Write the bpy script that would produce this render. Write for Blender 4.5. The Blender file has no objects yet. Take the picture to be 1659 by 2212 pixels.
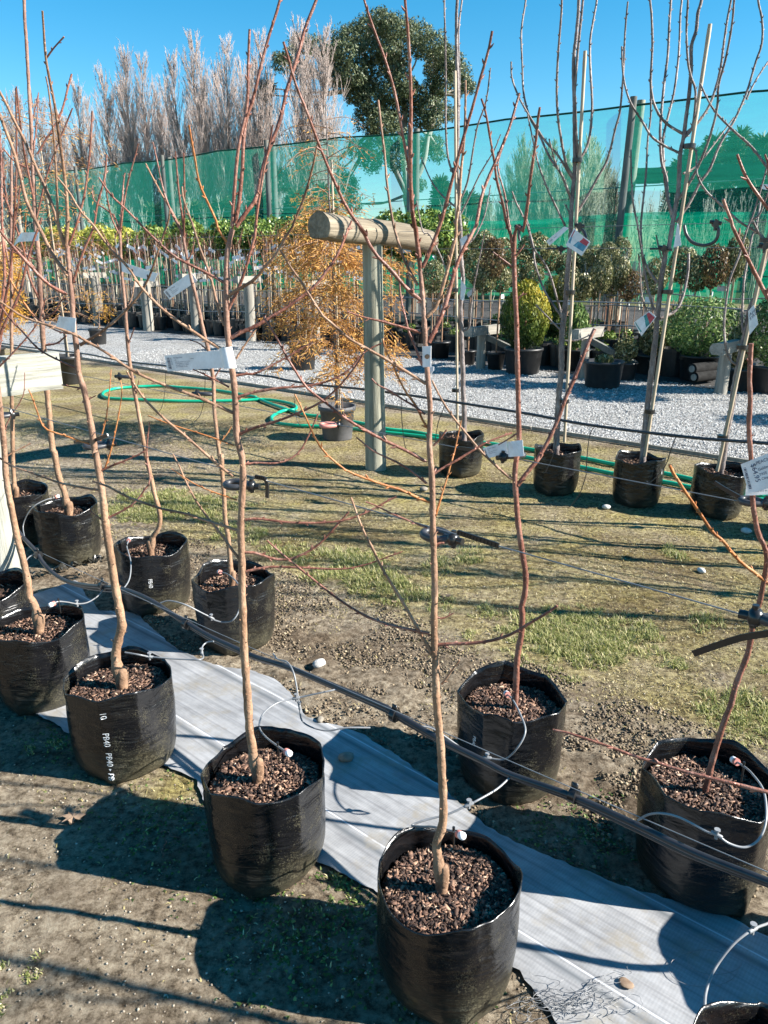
import bpy, math, random
import numpy as np
from mathutils import Vector, Matrix, noise
scene = bpy.context.scene
col = scene.collection
R = math.radians
random.seed(7); rng = np.random.default_rng(7)

# ------------------------------------------------------------------ camera
PITCH = R(18.2); F = 1660.0; W2 = 829.5; H2 = 1106.0; CH = 1.53
cp, sp = math.cos(PITCH), math.sin(PITCH)
cam = bpy.data.cameras.new('camera'); camo = bpy.data.objects.new('camera', cam); col.objects.link(camo)
camo.location = (0, 0, CH); camo.rotation_euler = (math.pi/2 - PITCH, 0, 0)
cam.sensor_fit = 'VERTICAL'; cam.sensor_height = 24; cam.lens = 24*F/2212
cam.clip_start = 0.02; cam.clip_end = 900
scene.camera = camo
# ------------------------------------------------------------------ sky, sun, exposure
SUN = Vector((0.50, -0.085, 0.31)).normalized()
w = bpy.data.worlds.new('World'); scene.world = w; w.use_nodes = True
nt = w.node_tree; nt.nodes.clear()
sky = nt.nodes.new('ShaderNodeTexSky'); sky.sky_type = 'NISHITA'; sky.sun_disc = False
sky.sun_elevation = math.asin(SUN.z); sky.sun_rotation = math.atan2(SUN.x, SUN.y)
sky.altitude = 0; sky.air_density = 1.0; sky.dust_density = 0.0; sky.ozone_density = 3.0
hs = nt.nodes.new('ShaderNodeHueSaturation'); hs.inputs['Saturation'].default_value = 1.42; hs.inputs['Hue'].default_value = 0.486
bg = nt.nodes.new('ShaderNodeBackground'); bg.inputs[1].default_value = 0.067
out = nt.nodes.new('ShaderNodeOutputWorld')
nt.links.new(sky.outputs[0], hs.inputs['Color']); nt.links.new(hs.outputs[0], bg.inputs[0]); nt.links.new(bg.outputs[0], out.inputs[0])
sl = bpy.data.lights.new('sun', 'SUN'); sl.energy = 5.0; sl.angle = R(0.5); sl.color = (1.0, 0.95, 0.87)
so = bpy.data.objects.new('sun', sl); col.objects.link(so); so.location = (6, -1, 8)
so.rotation_euler = SUN.to_track_quat('Z', 'Y').to_euler()
scene.view_settings.view_transform = 'Standard'; scene.view_settings.look = 'None'
scene.view_settings.exposure = 1.53; scene.view_settings.gamma = 1.0
scene.cycles.transparent_max_bounces = 16
scene.cycles.max_bounces = 6

# ------------------------------------------------------------------ geometry of the place
E1 = Vector((-0.757, 0.653, 0)); E2 = Vector((0.653, 0.757, 0))
def ray(x, y):
    u = (x-W2)/F; v = (y-H2)/F
    return Vector((u, cp - v*sp, -sp - v*cp))
CAM = Vector((0, 0, CH))
def G(x, y, h=0.0):
    d = ray(x, y); t = (h-CH)/d.z
    return CAM + d*t
def PY(x, y, Y):
    d = ray(x, y); return CAM + d*(Y/d.y)
def PT(x, y, t):
    d = ray(x, y); return CAM + d*(t/(d.x*E2.x+d.y*E2.y))
def ST(s, t, z=0.0):
    p = E1*s + E2*t; return Vector((p.x, p.y, z))
def stof(p): return (p.x*E1.x+p.y*E1.y, p.x*E2.x+p.y*E2.y)
OFF = {'11':(0,0),'12':(553,0),'13':(1106,0),'21':(0,488),'22':(553,488),'23':(1106,488),'31':(0,976),'32':(553,976),'33':(1106,976),
       '41':(0,1518),'42':(553,1518),'43':(1106,1518)}
def pp(s):
    """path of survey points -> list of (x, y)"""
    r = []
    for tok in s.replace(';', ' ').split():
        if tok in OFF: o = OFF[tok]; k = 3.0; continue
        if tok == 'D': o = (0, 0); k = 1.0; continue
        a, b = tok.split(','); r.append((o[0]+float(a)/k, o[1]+float(b)/k))
    return r

# ------------------------------------------------------------------ ground height
def hnoise(x, y, f, seed=0.0): return noise.noise(Vector((x*f+seed, y*f-seed, seed*1.7)))
matlo = pp("D 2300,3900 1700,2900 1440,2500 1300,2330 1200,2212 1123,2101 1010,2040 880,1975 810,1918 700,1871 560,1800 433,1731 427,1685 300,1640 143,1585 100,1561 -60,1480 -300,1400")
mathi = pp("D 2900,2650 2300,2330 1850,2110 1720,2045 1626,2005 1536,1961 1383,1921 1239,1868 1106,1811 1020,1758 946,1691 850,1630 790,1590 740,1576 690,1565 655,1545 640,1520 628,1500 600,1478 553,1453 483,1448 380,1406 297,1326 215,1318 160,1250 90,1205 -60,1170 -300,1120")
def edge(pts):
    st = sorted(stof(G(*p)) for p in pts)
    return [a for a, b in st], [b for a, b in st]
LO = edge(matlo); HI = edge(mathi)
def gh_np(X, Y):
    """height of the ground (numpy)"""
    z = 0.010*np.sin(X*2.1+0.6)*np.cos(Y*1.7)+0.006*np.sin(X*5.3+Y*4.1)
    return z*np.clip((7.5-np.hypot(X, Y))/4, 0, 1)
def gh(x, y): return float(gh_np(np.array([x]), np.array([y]))[0])

# ------------------------------------------------------------------ materials
def newmat(name):
    m = bpy.data.materials.new(name); m.use_nodes = True
    t = m.node_tree; b = t.nodes['Principled BSDF']; return m, t, b
def N(t, kind, **kw):
    n = t.nodes.new(kind)
    for k, v in kw.items():
        if k in n.inputs.keys(): n.inputs[k].default_value = v
        else: setattr(n, k, v)
    return n
def ramp(t, src, stops):
    r = t.nodes.new('ShaderNodeValToRGB'); e = r.color_ramp.elements
    while len(e) < len(stops): e.new(0.5)
    for i, (p, c) in enumerate(stops):
        e[i].position = p; e[i].color = (*c, 1) if len(c) == 3 else c
    t.links.new(src, r.inputs[0]); return r.outputs[0]
def coords(t, scale=(1, 1, 1), kind='Object'):
    tc = t.nodes.new('ShaderNodeTexCoord'); mp = t.nodes.new('ShaderNodeMapping'); mp.inputs['Scale'].default_value = scale
    t.links.new(tc.outputs[kind], mp.inputs[0]); return mp.outputs[0]
def noisy(name, c1, c2, scale=20, rough=0.8, bump=0.0, bscale=None, stretch=(1, 1, 1), spec=0.3, mid=None, detail=5, dist=0.01, kind='Object', lo=0.3, hi=0.7):
    m, t, b = newmat(name)
    co = coords(t, stretch, kind)
    n = N(t, 'ShaderNodeTexNoise', Scale=scale, Detail=detail, Roughness=0.65); t.links.new(co, n.inputs['Vector'])
    st = [(lo, c1), (hi, c2)] if mid is None else [(lo, c1), ((lo+hi)/2, mid), (hi, c2)]
    t.links.new(ramp(t, n.outputs['Fac'], st), b.inputs['Base Color'])
    b.inputs['Roughness'].default_value = rough; b.inputs['Specular IOR Level'].default_value = spec
    if bump:
        n2 = N(t, 'ShaderNodeTexNoise', Scale=bscale or scale*2, Detail=6, Roughness=0.7); t.links.new(co, n2.inputs['Vector'])
        bp = N(t, 'ShaderNodeBump', Strength=bump, Distance=dist); t.links.new(n2.outputs['Fac'], bp.inputs['Height']); t.links.new(bp.outputs[0], b.inputs['Normal'])
    return m
def leafmat(name, c1, c2, scale=8, rough=0.5, trans=0.35, mid=None, spec=0.4):
    m, t, b = newmat(name)
    co = coords(t); n = N(t, 'ShaderNodeTexNoise', Scale=scale, Detail=6, Roughness=0.8); t.links.new(co, n.inputs['Vector'])
    st = [(0.36, c1), (0.64, c2)] if mid is None else [(0.33, c1), (0.5, mid), (0.67, c2)]
    cr = ramp(t, n.outputs['Fac'], st)
    t.links.new(cr, b.inputs['Base Color']); b.inputs['Roughness'].default_value = rough; b.inputs['Specular IOR Level'].default_value = spec
    tr = t.nodes.new('ShaderNodeBsdfTranslucent'); t.links.new(cr, tr.inputs[0])
    mx = t.nodes.new('ShaderNodeMixShader'); mx.inputs[0].default_value = trans
    t.links.new(b.outputs[0], mx.inputs[1]); t.links.new(tr.outputs[0], mx.inputs[2])
    t.links.new(mx.outputs[0], t.nodes['Material Output'].inputs[0]); return m
def plain(name, c, rough=0.6, spec=0.4, metal=0.0):
    return noisy(name, tuple(x*0.85 for x in c), tuple(min(1, x*1.15) for x in c), 30, rough, 0.15, 60, spec=spec, dist=0.002)

M = {}
def bark(name, a, b_, c, rough=0.75, young=False):
    m, t, b = newmat(name)
    co = coords(t, (1, 1, 0.35))
    n = N(t, 'ShaderNodeTexNoise', Scale=28, Detail=7, Roughness=0.7); t.links.new(co, n.inputs['Vector'])
    c0 = ramp(t, n.outputs['Fac'], [(0.3, a), (0.5, b_), (0.7, c)])
    co2 = coords(t); v = N(t, 'ShaderNodeTexVoronoi', Scale=110); t.links.new(co2, v.inputs['Vector'])
    rr = ramp(t, v.outputs['Distance'], [(0.06, (1, 1, 1)), (0.16, (0, 0, 0))])
    nb_ = N(t, 'ShaderNodeTexNoise', Scale=9, Detail=6, Roughness=0.7); t.links.new(coords(t, (1, 1, 0.6)), nb_.inputs['Vector'])
    bl = N(t, 'ShaderNodeMix', data_type='RGBA', blend_type='MULTIPLY'); bl.inputs['Factor'].default_value = 1; t.links.new(c0, bl.inputs['A']); t.links.new(ramp(t, nb_.outputs['Fac'], [(0.36, (0.50, 0.47, 0.45)), (0.5, (0.95, 0.95, 0.95)), (0.68, (1.2, 1.15, 1.1))]), bl.inputs['B']); c0 = bl.outputs['Result']
    mx = N(t, 'ShaderNodeMix', data_type='RGBA'); t.links.new(rr, mx.inputs['Factor']); t.links.new(c0, mx.inputs['A'])
    mx.inputs['B'].default_value = (min(1, c[0]*1.8), min(1, c[1]*1.7), min(1, c[2]*1.7), 1)
    res = mx.outputs['Result']
    if young:           # younger wood higher up the stem is redder and smoother
        tc = t.nodes.new('ShaderNodeTexCoord'); sx = t.nodes.new('ShaderNodeSeparateXYZ'); t.links.new(tc.outputs['Object'], sx.inputs[0])
        mr = N(t, 'ShaderNodeMapRange'); t.links.new(sx.outputs['Z'], mr.inputs[0]); mr.inputs[1].default_value = 0.75; mr.inputs[2].default_value = 1.6; mr.inputs[4].default_value = 0.8
        my = N(t, 'ShaderNodeMix', data_type='RGBA'); t.links.new(mr.outputs[0], my.inputs['Factor']); t.links.new(res, my.inputs['A']); t.links.new(ramp(t, n.outputs['Fac'], [(0.3, (0.13, 0.06, 0.045)), (0.55, (0.29, 0.165, 0.13)), (0.75, (0.44, 0.31, 0.26))]), my.inputs['B']); res = my.outputs['Result']
    t.links.new(res, b.inputs['Base Color']); b.inputs['Roughness'].default_value = rough; b.inputs['Specular IOR Level'].default_value = 0.35
    n2 = N(t, 'ShaderNodeTexNoise', Scale=90, Detail=6); t.links.new(co2, n2.inputs['Vector'])
    bp = N(t, 'ShaderNodeBump', Strength=0.9, Distance=0.004); t.links.new(n2.outputs['Fac'], bp.inputs['Height']); t.links.new(bp.outputs[0], b.inputs['Normal'])
    return m
M['bark'] = bark('tan_bark', (0.14, 0.078, 0.046), (0.29, 0.172, 0.104), (0.44, 0.29, 0.19), 0.75, True)
M['barkbase'] = bark('grey_brown_bark', (0.17, 0.12, 0.09), (0.30, 0.22, 0.16), (0.40, 0.31, 0.24))
M['twig'] = bark('red_brown_bark', (0.11, 0.04, 0.028), (0.23, 0.095, 0.065), (0.36, 0.21, 0.165), 0.42)
M['orange'] = bark('orange_bark', (0.25, 0.08, 0.02), (0.42, 0.16, 0.05), (0.5, 0.26, 0.12), 0.45)
M['tantwig'] = bark('tan_twig_bark', (0.16, 0.085, 0.05), (0.29, 0.165, 0.10), (0.42, 0.28, 0.19), 0.55)
M['grey'] = bark('grey_purple_bark', (0.09, 0.07, 0.068), (0.20, 0.165, 0.155), (0.38, 0.335, 0.32), 0.55)
M['bamboo'] = noisy('bamboo', (0.32, 0.25, 0.17), (0.52, 0.43, 0.32), 12, 0.55, 0.1, 50, (1, 1, 0.2))

def bagmat():
    m, t, b = newmat('black_polythene')
    co = coords(t)
    n = N(t, 'ShaderNodeTexNoise', Scale=5, Detail=6, Roughness=0.7); t.links.new(co, n.inputs['Vector'])
    n2 = N(t, 'ShaderNodeTexNoise', Scale=260, Detail=3, Roughness=0.8); t.links.new(co, n2.inputs['Vector'])
    mul = N(t, 'ShaderNodeMath', operation='MULTIPLY'); t.links.new(n.outputs['Fac'], mul.inputs[0]); t.links.new(n2.outputs['Fac'], mul.inputs[1])
    dust = ramp(t, mul.outputs[0], [(0.285, (0, 0, 0)), (0.34, (0.6, 0.6, 0.6))])
    # dust gathers towards the foot of the bag
    sx = t.nodes.new('ShaderNodeSeparateXYZ'); t.links.new(co, sx.inputs[0])
    mr = N(t, 'ShaderNodeMapRange'); t.links.new(sx.outputs['Z'], mr.inputs[0]); mr.inputs[1].default_value = 0.0; mr.inputs[2].default_value = 0.14; mr.inputs[3].default_value = 0.42; mr.inputs[4].default_value = 0.0
    m2 = N(t, 'ShaderNodeMath', operation='MULTIPLY'); t.links.new(mr.outputs[0], m2.inputs[0]); t.links.new(n.outputs['Fac'], m2.inputs[1])
    ad = N(t, 'ShaderNodeMath', operation='ADD'); ad.use_clamp = True; t.links.new(dust, ad.inputs[0]); t.links.new(m2.outputs[0], ad.inputs[1])
    mx = N(t, 'ShaderNodeMix', data_type='RGBA'); mx.inputs['A'].default_value = (0.006, 0.006, 0.007, 1); mx.inputs['B'].default_value = (0.095, 0.085, 0.05, 1)
    t.links.new(ad.outputs[0], mx.inputs['Factor']); t.links.new(mx.outputs['Result'], b.inputs['Base Color'])
    rr = N(t, 'ShaderNodeMapRange'); t.links.new(ad.outputs[0], rr.inputs[0]); rr.inputs[3].default_value = 0.26; rr.inputs[4].default_value = 0.85; b.inputs['Coat Weight'].default_value = 0.15; b.inputs['Coat Roughness'].default_value = 0.12
    t.links.new(rr.outputs[0], b.inputs['Roughness']); b.inputs['Specular IOR Level'].default_value = 0.42
    co2 = coords(t, (1, 1, 3.4)); w1 = N(t, 'ShaderNodeTexNoise', Scale=7, Detail=4, Roughness=0.5, Distortion=1.6); t.links.new(co2, w1.inputs['Vector'])
    co3 = coords(t, (1, 1, 0.9)); w2 = N(t, 'ShaderNodeTexNoise', Scale=9, Detail=3); t.links.new(co3, w2.inputs['Vector'])
    a2 = N(t, 'ShaderNodeMath', operation='ADD'); t.links.new(w1.outputs['Fac'], a2.inputs[0]); t.links.new(w2.outputs['Fac'], a2.inputs[1])
    bp = N(t, 'ShaderNodeBump', Strength=0.42, Distance=0.02); t.links.new(a2.outputs[0], bp.inputs['Height']); t.links.new(bp.outputs[0], b.inputs['Normal'])
    return m
M['bag'] = bagmat()
M['pot'] = noisy('black_pot_plastic', (0.012, 0.012, 0.013), (0.03, 0.03, 0.03), 14, 0.45, 0.1, 60, spec=0.5)
M['greypot'] = noisy('grey_pot_plastic', (0.07, 0.07, 0.075), (0.12, 0.12, 0.125), 10, 0.6, 0.1, 60)
M['matte'] = noisy('matte_black_film', (0.012, 0.012, 0.012), (0.03, 0.03, 0.03), 20, 0.95, 0.3, 60, spec=0.1)
M['ink'] = plain('white_ink', (0.75, 0.75, 0.75), 0.6)
def mulchmat():
    m, t, b = newmat('bark_chips')
    at = N(t, 'ShaderNodeAttribute', attribute_name='tint')
    cr = ramp(t, at.outputs['Fac'], [(0.0, (0.03, 0.017, 0.012)), (0.4, (0.085, 0.045, 0.03)), (0.72, (0.20, 0.11, 0.072)), (0.9, (0.33, 0.20, 0.13)), (1.0, (0.55, 0.40, 0.28))])
    t.links.new(cr, b.inputs['Base Color']); b.inputs['Roughness'].default_value = 0.8
    return m
M['mulch'] = mulchmat()
M['soil'] = noisy('potting_soil', (0.018, 0.011, 0.008), (0.06, 0.035, 0.022), 60, 0.95, 0.8, 150)
M['hose'] = noisy('green_hose', (0.0, 0.28, 0.15), (0.005, 0.42, 0.25), 3, 0.4, spec=0.5)
M['pipe'] = noisy('black_pipe', (0.012, 0.013, 0.016), (0.035, 0.036, 0.042), 9, 0.33, spec=0.6)
M['drip'] = noisy('grey_drip_tube', (0.16, 0.165, 0.175), (0.27, 0.275, 0.28), 12, 0.35, spec=0.6)
M['rubber'] = noisy('black_rubber', (0.02, 0.02, 0.023), (0.06, 0.06, 0.065), 20, 0.42, spec=0.6)
M['blackplastic'] = noisy('black_plastic', (0.008, 0.008, 0.009), (0.02, 0.02, 0.02), 20, 0.3, spec=0.6)
M['pink'] = plain('faded_pink_rubber', (0.55, 0.22, 0.18), 0.6)
M['wire'] = plain('galvanised_wire', (0.17, 0.19, 0.21), 0.45)
M['paper'] = plain('white_label_plastic', (0.78, 0.78, 0.80), 0.45)
M['print'] = plain('dark_blue_print', (0.03, 0.05, 0.12), 0.6)
M['cred'] = noisy('printed_red', (0.35, 0.02, 0.05), (0.6, 0.10, 0.12), 60, 0.4)
M['cblue'] = noisy('printed_blue', (0.02, 0.12, 0.25), (0.15, 0.45, 0.6), 45, 0.4)
M['cteal'] = noisy('printed_teal', (0.01, 0.14, 0.16), (0.10, 0.42, 0.42), 45, 0.4)
def wood(name, a, b_, c):
    m, t, b = newmat(name)
    co = coords(t, (1, 1, 0.06)); n = N(t, 'ShaderNodeTexNoise', Scale=30, Detail=8, Roughness=0.7, Distortion=0.4); t.links.new(co, n.inputs['Vector'])
    co2 = coords(t, (1, 1, 0.4)); n2 = N(t, 'ShaderNodeTexNoise', Scale=4, Detail=5); t.links.new(co2, n2.inputs['Vector'])
    av = N(t, 'ShaderNodeMix', data_type='FLOAT'); av.inputs['Factor'].default_value = 0.4; t.links.new(n.outputs['Fac'], av.inputs['A']); t.links.new(n2.outputs['Fac'], av.inputs['B'])
    t.links.new(ramp(t, av.outputs['Result'], [(0.34, a), (0.5, b_), (0.66, c)]), b.inputs['Base Color'])
    b.inputs['Roughness'].default_value = 0.8; b.inputs['Specular IOR Level'].default_value = 0.25
    bp = N(t, 'ShaderNodeBump', Strength=0.9, Distance=0.011); t.links.new(n.outputs['Fac'], bp.inputs['Height']); t.links.new(bp.outputs[0], b.inputs['Normal'])
    return m
M['post'] = wood('treated_pine', (0.13, 0.12, 0.085), (0.27, 0.26, 0.20), (0.40, 0.39, 0.31))
M['beam'] = wood('weathered_pine', (0.06, 0.048, 0.034), (0.19, 0.155, 0.11), (0.33, 0.28, 0.205))
M['palewood'] = wood('pale_sawn_pine', (0.12, 0.115, 0.095), (0.31, 0.305, 0.26), (0.48, 0.475, 0.42))
M['greypost'] = wood('grey_weathered_post', (0.15, 0.14, 0.12), (0.27, 0.25, 0.215), (0.38, 0.36, 0.31))
M['polegreen'] = wood('green_stained_pole', (0.05, 0.13, 0.06), (0.09, 0.19, 0.10), (0.15, 0.25, 0.14))

# ------------------------------------------------------------------ builders
def tag(o, label=None, cat=None, group=None, kind=None):
    for k, v in (('label', label), ('category', cat), ('group', group), ('kind', kind)):
        if v: o[k] = v
    return o
def empty(name, loc, label=None, cat=None, group=None):
    o = bpy.data.objects.new(name, None); o.empty_display_size = 0.05; col.objects.link(o); o.location = loc
    return tag(o, label, cat, group)
def link(name, me, mat, parent=None, origin=None):
    o = bpy.data.objects.new(name, me); col.objects.link(o)
    if not isinstance(mat, (list, tuple)): mat = [mat]
    for m in mat: me.materials.append(m)
    if parent is not None: o.parent = parent
    elif origin is not None: o.location = origin
    return o
def npmesh(name, V, Fc, smooth=False):
    V = np.asarray(V, dtype=np.float32); Fc = np.asarray(Fc, dtype=np.int32)
    me = bpy.data.meshes.new(name); me.vertices.add(len(V)); me.vertices.foreach_set('co', V.ravel())
    n, k = Fc.shape; me.loops.add(n*k); me.loops.foreach_set('vertex_index', Fc.ravel())
    me.polygons.add(n); me.polygons.foreach_set('loop_start', np.arange(0, n*k, k, dtype=np.int32)); me.polygons.foreach_set('loop_total', np.full(n, k, dtype=np.int32))
    if smooth: me.polygons.foreach_set('use_smooth', np.ones(n, dtype=bool))
    me.update(calc_edges=True); return me
class MB:
    def __init__(s): s.v = []; s.f = []; s.mi = []; s.cur = 0
    def addv(s, p): s.v.append((p[0], p[1], p[2])); return len(s.v)-1
    def face(s, *i): s.f.append(i); s.mi.append(s.cur)
    def tube(s, pts, rad, n=6, cap=True, closed=False):
        m = len(pts); rings = []
        up = None
        for i, p in enumerate(pts):
            if closed: d = pts[(i+1) % m]-pts[i-1]
            else: d = pts[min(i+1, m-1)]-pts[max(i-1, 0)]
            if d.length < 1e-9: d = Vector((0, 0, 1))
            d.normalize()
            if up is None:
                up = d.orthogonal().normalized()
            up = (up - d*up.dot(d))
            if up.length < 1e-6: up = d.orthogonal()
            up.normalize(); sd = d.cross(up)
            r = rad[i] if not isinstance(rad, (int, float)) else rad
            rings.append([s.addv(p + (up*math.cos(2*math.pi*k/n)+sd*math.sin(2*math.pi*k/n))*r) for k in range(n)])
        q = m if closed else m-1
        for i in range(q):
            a, b = rings[i], rings[(i+1) % m]
            for k in range(n): s.face(a[k], a[(k+1) % n], b[(k+1) % n], b[k])
        if cap and not closed:
            c0 = [s.addv(s.v[i]) for i in rings[0]]; c1 = [s.addv(s.v[i]) for i in rings[-1]]
            s.face(*c0[::-1]); s.face(*c1)
        return rings
    def box(s, c, h, ax=None, jit=0.0):
        X, Y, Z = ax if ax else (Vector((1, 0, 0)), Vector((0, 1, 0)), Vector((0, 0, 1)))
        c = Vector(c); i = []
        for sx in (-1, 1):
            for sy in (-1, 1):
                for sz in (-1, 1):
                    i.append(s.addv(c + X*(h[0]*sx)+Y*(h[1]*sy)+Z*(h[2]*sz)+Vector((random.uniform(-jit, jit), random.uniform(-jit, jit), random.uniform(-jit, jit)))))
        for f in ((0, 1, 3, 2), (4, 6, 7, 5), (0, 4, 5, 1), (2, 3, 7, 6), (0, 2, 6, 4), (1, 5, 7, 3)): s.face(*[i[k] for k in f])
    def lathe(s, prof, n=28, c=(0, 0, 0), rf=None):
        rings = []
        for j, (r, z) in enumerate(prof):
            rings.append([s.addv((c[0]+(r*(rf(2*math.pi*k/n, j) if rf else 1))*math.cos(2*math.pi*k/n), c[1]+(r*(rf(2*math.pi*k/n, j) if rf else 1))*math.sin(2*math.pi*k/n), c[2]+z)) for k in range(n)])
        for a, b in zip(rings[:-1], rings[1:]):
            for k in range(n): s.face(a[k], a[(k+1) % n], b[(k+1) % n], b[k])
        return rings
    def quad(s, a, b, c, d): s.face(s.addv(a), s.addv(b), s.addv(c), s.addv(d))
    def build(s, name, mat, parent=None, origin=None, smooth=True):
        o0 = Vector(origin) if origin is not None else (Vector(parent.location) if parent is not None else Vector((0, 0, 0)))
        if parent is not None and parent.parent is not None and origin is None: o0 = Vector(parent.parent.location)
        me = bpy.data.meshes.new(name)
        me.from_pydata([(x-o0.x, y-o0.y, z-o0.z) for x, y, z in s.v], [], s.f)
        if smooth: me.polygons.foreach_set('use_smooth', np.ones(len(me.polygons), dtype=bool))
        if any(s.mi): me.polygons.foreach_set('material_index', np.array(s.mi, dtype=np.int32))
        me.update()
        return link(name, me, mat, parent, o0 if parent is None else None)
def smoothpath(pts, sub=3):
    if len(pts) < 3:
        return [pts[0].lerp(pts[1], k/sub) for k in range(sub)]+[pts[1]]
    P = [pts[0]*2-pts[1]]+pts+[pts[-1]*2-pts[-2]]; r = []
    for i in range(1, len(P)-2):
        a, b, c, d = P[i-1], P[i], P[i+1], P[i+2]
        for k in range(sub):
            t = k/sub
            r.append(0.5*((2*b)+(c-a)*t+(2*a-5*b+4*c-d)*t*t+(3*b-a-3*c+d)*t**3))
    r.append(pts[-1]); return r
def copyobj(o, loc, rz=0, sc=1.0, label=None, group=None):
    c = o.copy(); col.objects.link(c); c.location = loc; c.rotation_euler = (0, 0, rz); c.scale = (sc, sc, sc) if not isinstance(sc, tuple) else sc
    if label: c['label'] = label
    if group: c['group'] = group
    for ch in list(o.children):
        d = ch.copy(); col.objects.link(d); d.parent = c
        for g in list(ch.children):
            e = g.copy(); col.objects.link(e); e.parent = d
    return c
def textgeo(body, size=1.0):
    cu = bpy.data.curves.new('lettering', 'FONT'); cu.body = body; cu.size = size; cu.resolution_u = 3
    o = bpy.data.objects.new('lettering', cu); col.objects.link(o)
    dg = bpy.context.evaluated_depsgraph_get(); me = o.evaluated_get(dg).to_mesh()
    v = [tuple(x.co) for x in me.vertices]; f = [tuple(p.vertices) for p in me.polygons]
    o.evaluated_get(dg).to_mesh_clear(); bpy.data.objects.remove(o); bpy.data.curves.remove(cu)
    return v, f
# ================================================================== GROUND
def spaced(a, b, near0, near1, d0, growth):
    xs = list(np.arange(near0, near1, d0)); s = d0; x = near1
    while x < b: xs.append(x); s *= growth; x += s
    xs.append(b); s = d0; x = near0-d0; L = []
    while x > a: L.append(x); s *= growth; x -= s
    L.append(a); return np.array(sorted(set(np.round(L+xs, 5))))
gx = spaced(-420, 420, -2.6, 2.9, 0.017, 1.06); gy = spaced(-60, 700, 0.6, 5.2, 0.017, 1.05)
GX, GY = np.meshgrid(gx, gy)
S_ = GX*E1.x+GY*E1.y; T_ = GX*E2.x+GY*E2.y
base = gh_np(GX, GY)
lo = np.interp(S_, LO[0], LO[1]); hi = np.interp(S_, HI[0], HI[1])
inmat = np.clip(np.minimum(T_-lo, hi-T_)/0.02+1, 0, 1)
rough = np.zeros_like(GX)
nearm = (np.hypot(GX, GY-2.5) < 5.5)
idx = np.argwhere(nearm)
for i, j in idx:
    x, y = GX[i, j], GY[i, j]
    rough[i, j] = 0.010*hnoise(x, y, 9, 3.1)+0.008*hnoise(x, y, 26, 8.2)+0.006*abs(hnoise(x, y, 50, 1.3))
t0 = np.clip((T_-1.45)/0.25, 0, 1)*np.clip((2.35-T_)/0.3, 0, 1)
rough *= (0.55+1.3*t0)
grav = np.clip((T_-6.22)/0.05, 0, 1)
Z = base + rough*(1-inmat)*(1-grav) + grav*0.0 - 0.004*inmat
nx, ny = len(gx), len(gy)
V = np.stack([GX, GY, Z], -1).reshape(-1, 3)
q = np.arange(ny-1)[:, None]*nx+np.arange(nx-1)[None, :]
Fc = np.stack([q, q+1, q+nx+1, q+nx], -1).reshape(-1, 4)
me = npmesh('ground', V, Fc, True)
# where moss and grass grow (a property of the place)
moss = 0.12+0.66*np.clip((T_-2.0)/0.5, 0, 1)*np.clip((6.4-T_)/0.3, 0, 1)+0.25*np.clip((T_-1.6)/0.3, 0, 1)*np.clip((2.3-T_)/0.2, 0, 1)
for cxp, cyp, rr_, am in ((400, 1700, 0.20, .75), (640, 2000, 0.14, 0.5), (860, 1930, 0.1, 0.4), (200, 1680, .12, .4)):
    g = G(cxp, cyp); moss = moss+am*np.exp(-((GX-g.x)**2+(GY-g.y)**2)/(rr_**2))
dirtp = G(560, 900); moss -= 0.35*np.exp(-((GX-G(120, 1000).x)**2/2.0+(GY-G(120, 1000).y)**2/1.2))
at = me.attributes.new('moss', 'FLOAT', 'POINT'); at.data.foreach_set('value', np.clip(moss, 0, 1).astype(np.float32).ravel())
m, t, b = newmat('soil_and_moss')
co = coords(t)
n1 = N(t, 'ShaderNodeTexNoise', Scale=3.2, Detail=9, Roughness=0.72); t.links.new(co, n1.inputs['Vector'])
n2 = N(t, 'ShaderNodeTexNoise', Scale=38, Detail=6, Roughness=0.75); t.links.new(co, n2.inputs['Vector'])
soil = ramp(t, n2.outputs['Fac'], [(0.36, (0.10, 0.076, 0.054)), (0.5, (0.32, 0.262, 0.20)), (0.64, (0.52, 0.445, 0.355))])
mossc = ramp(t, n2.outputs['Fac'], [(0.36, (0.08, 0.064, 0.027)), (0.47, (0.26, 0.21, 0.085)), (0.57, (0.44, 0.375, 0.15)), (0.68, (0.60, 0.53, 0.28))])
a_ = N(t, 'ShaderNodeAttribute', attribute_name='moss')
ad = N(t, 'ShaderNodeMath', operation='ADD'); t.links.new(a_.outputs['Fac'], ad.inputs[0]); t.links.new(n1.outputs['Fac'], ad.inputs[1])
mf = ramp(t, ad.outputs[0], [(0.80, (0, 0, 0)), (1.0, (1, 1, 1))])
mr = N(t, 'ShaderNodeMapRange'); t.links.new(ad.outputs[0], mr.inputs[0]); mr.inputs[1].default_value = 1.08; mr.inputs[2].default_value = 1.42
mx = N(t, 'ShaderNodeMix', data_type='RGBA'); t.links.new(mr.outputs[0], mx.inputs['Factor']); t.links.new(soil, mx.inputs['A']); t.links.new(mossc, mx.inputs['B'])
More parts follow.
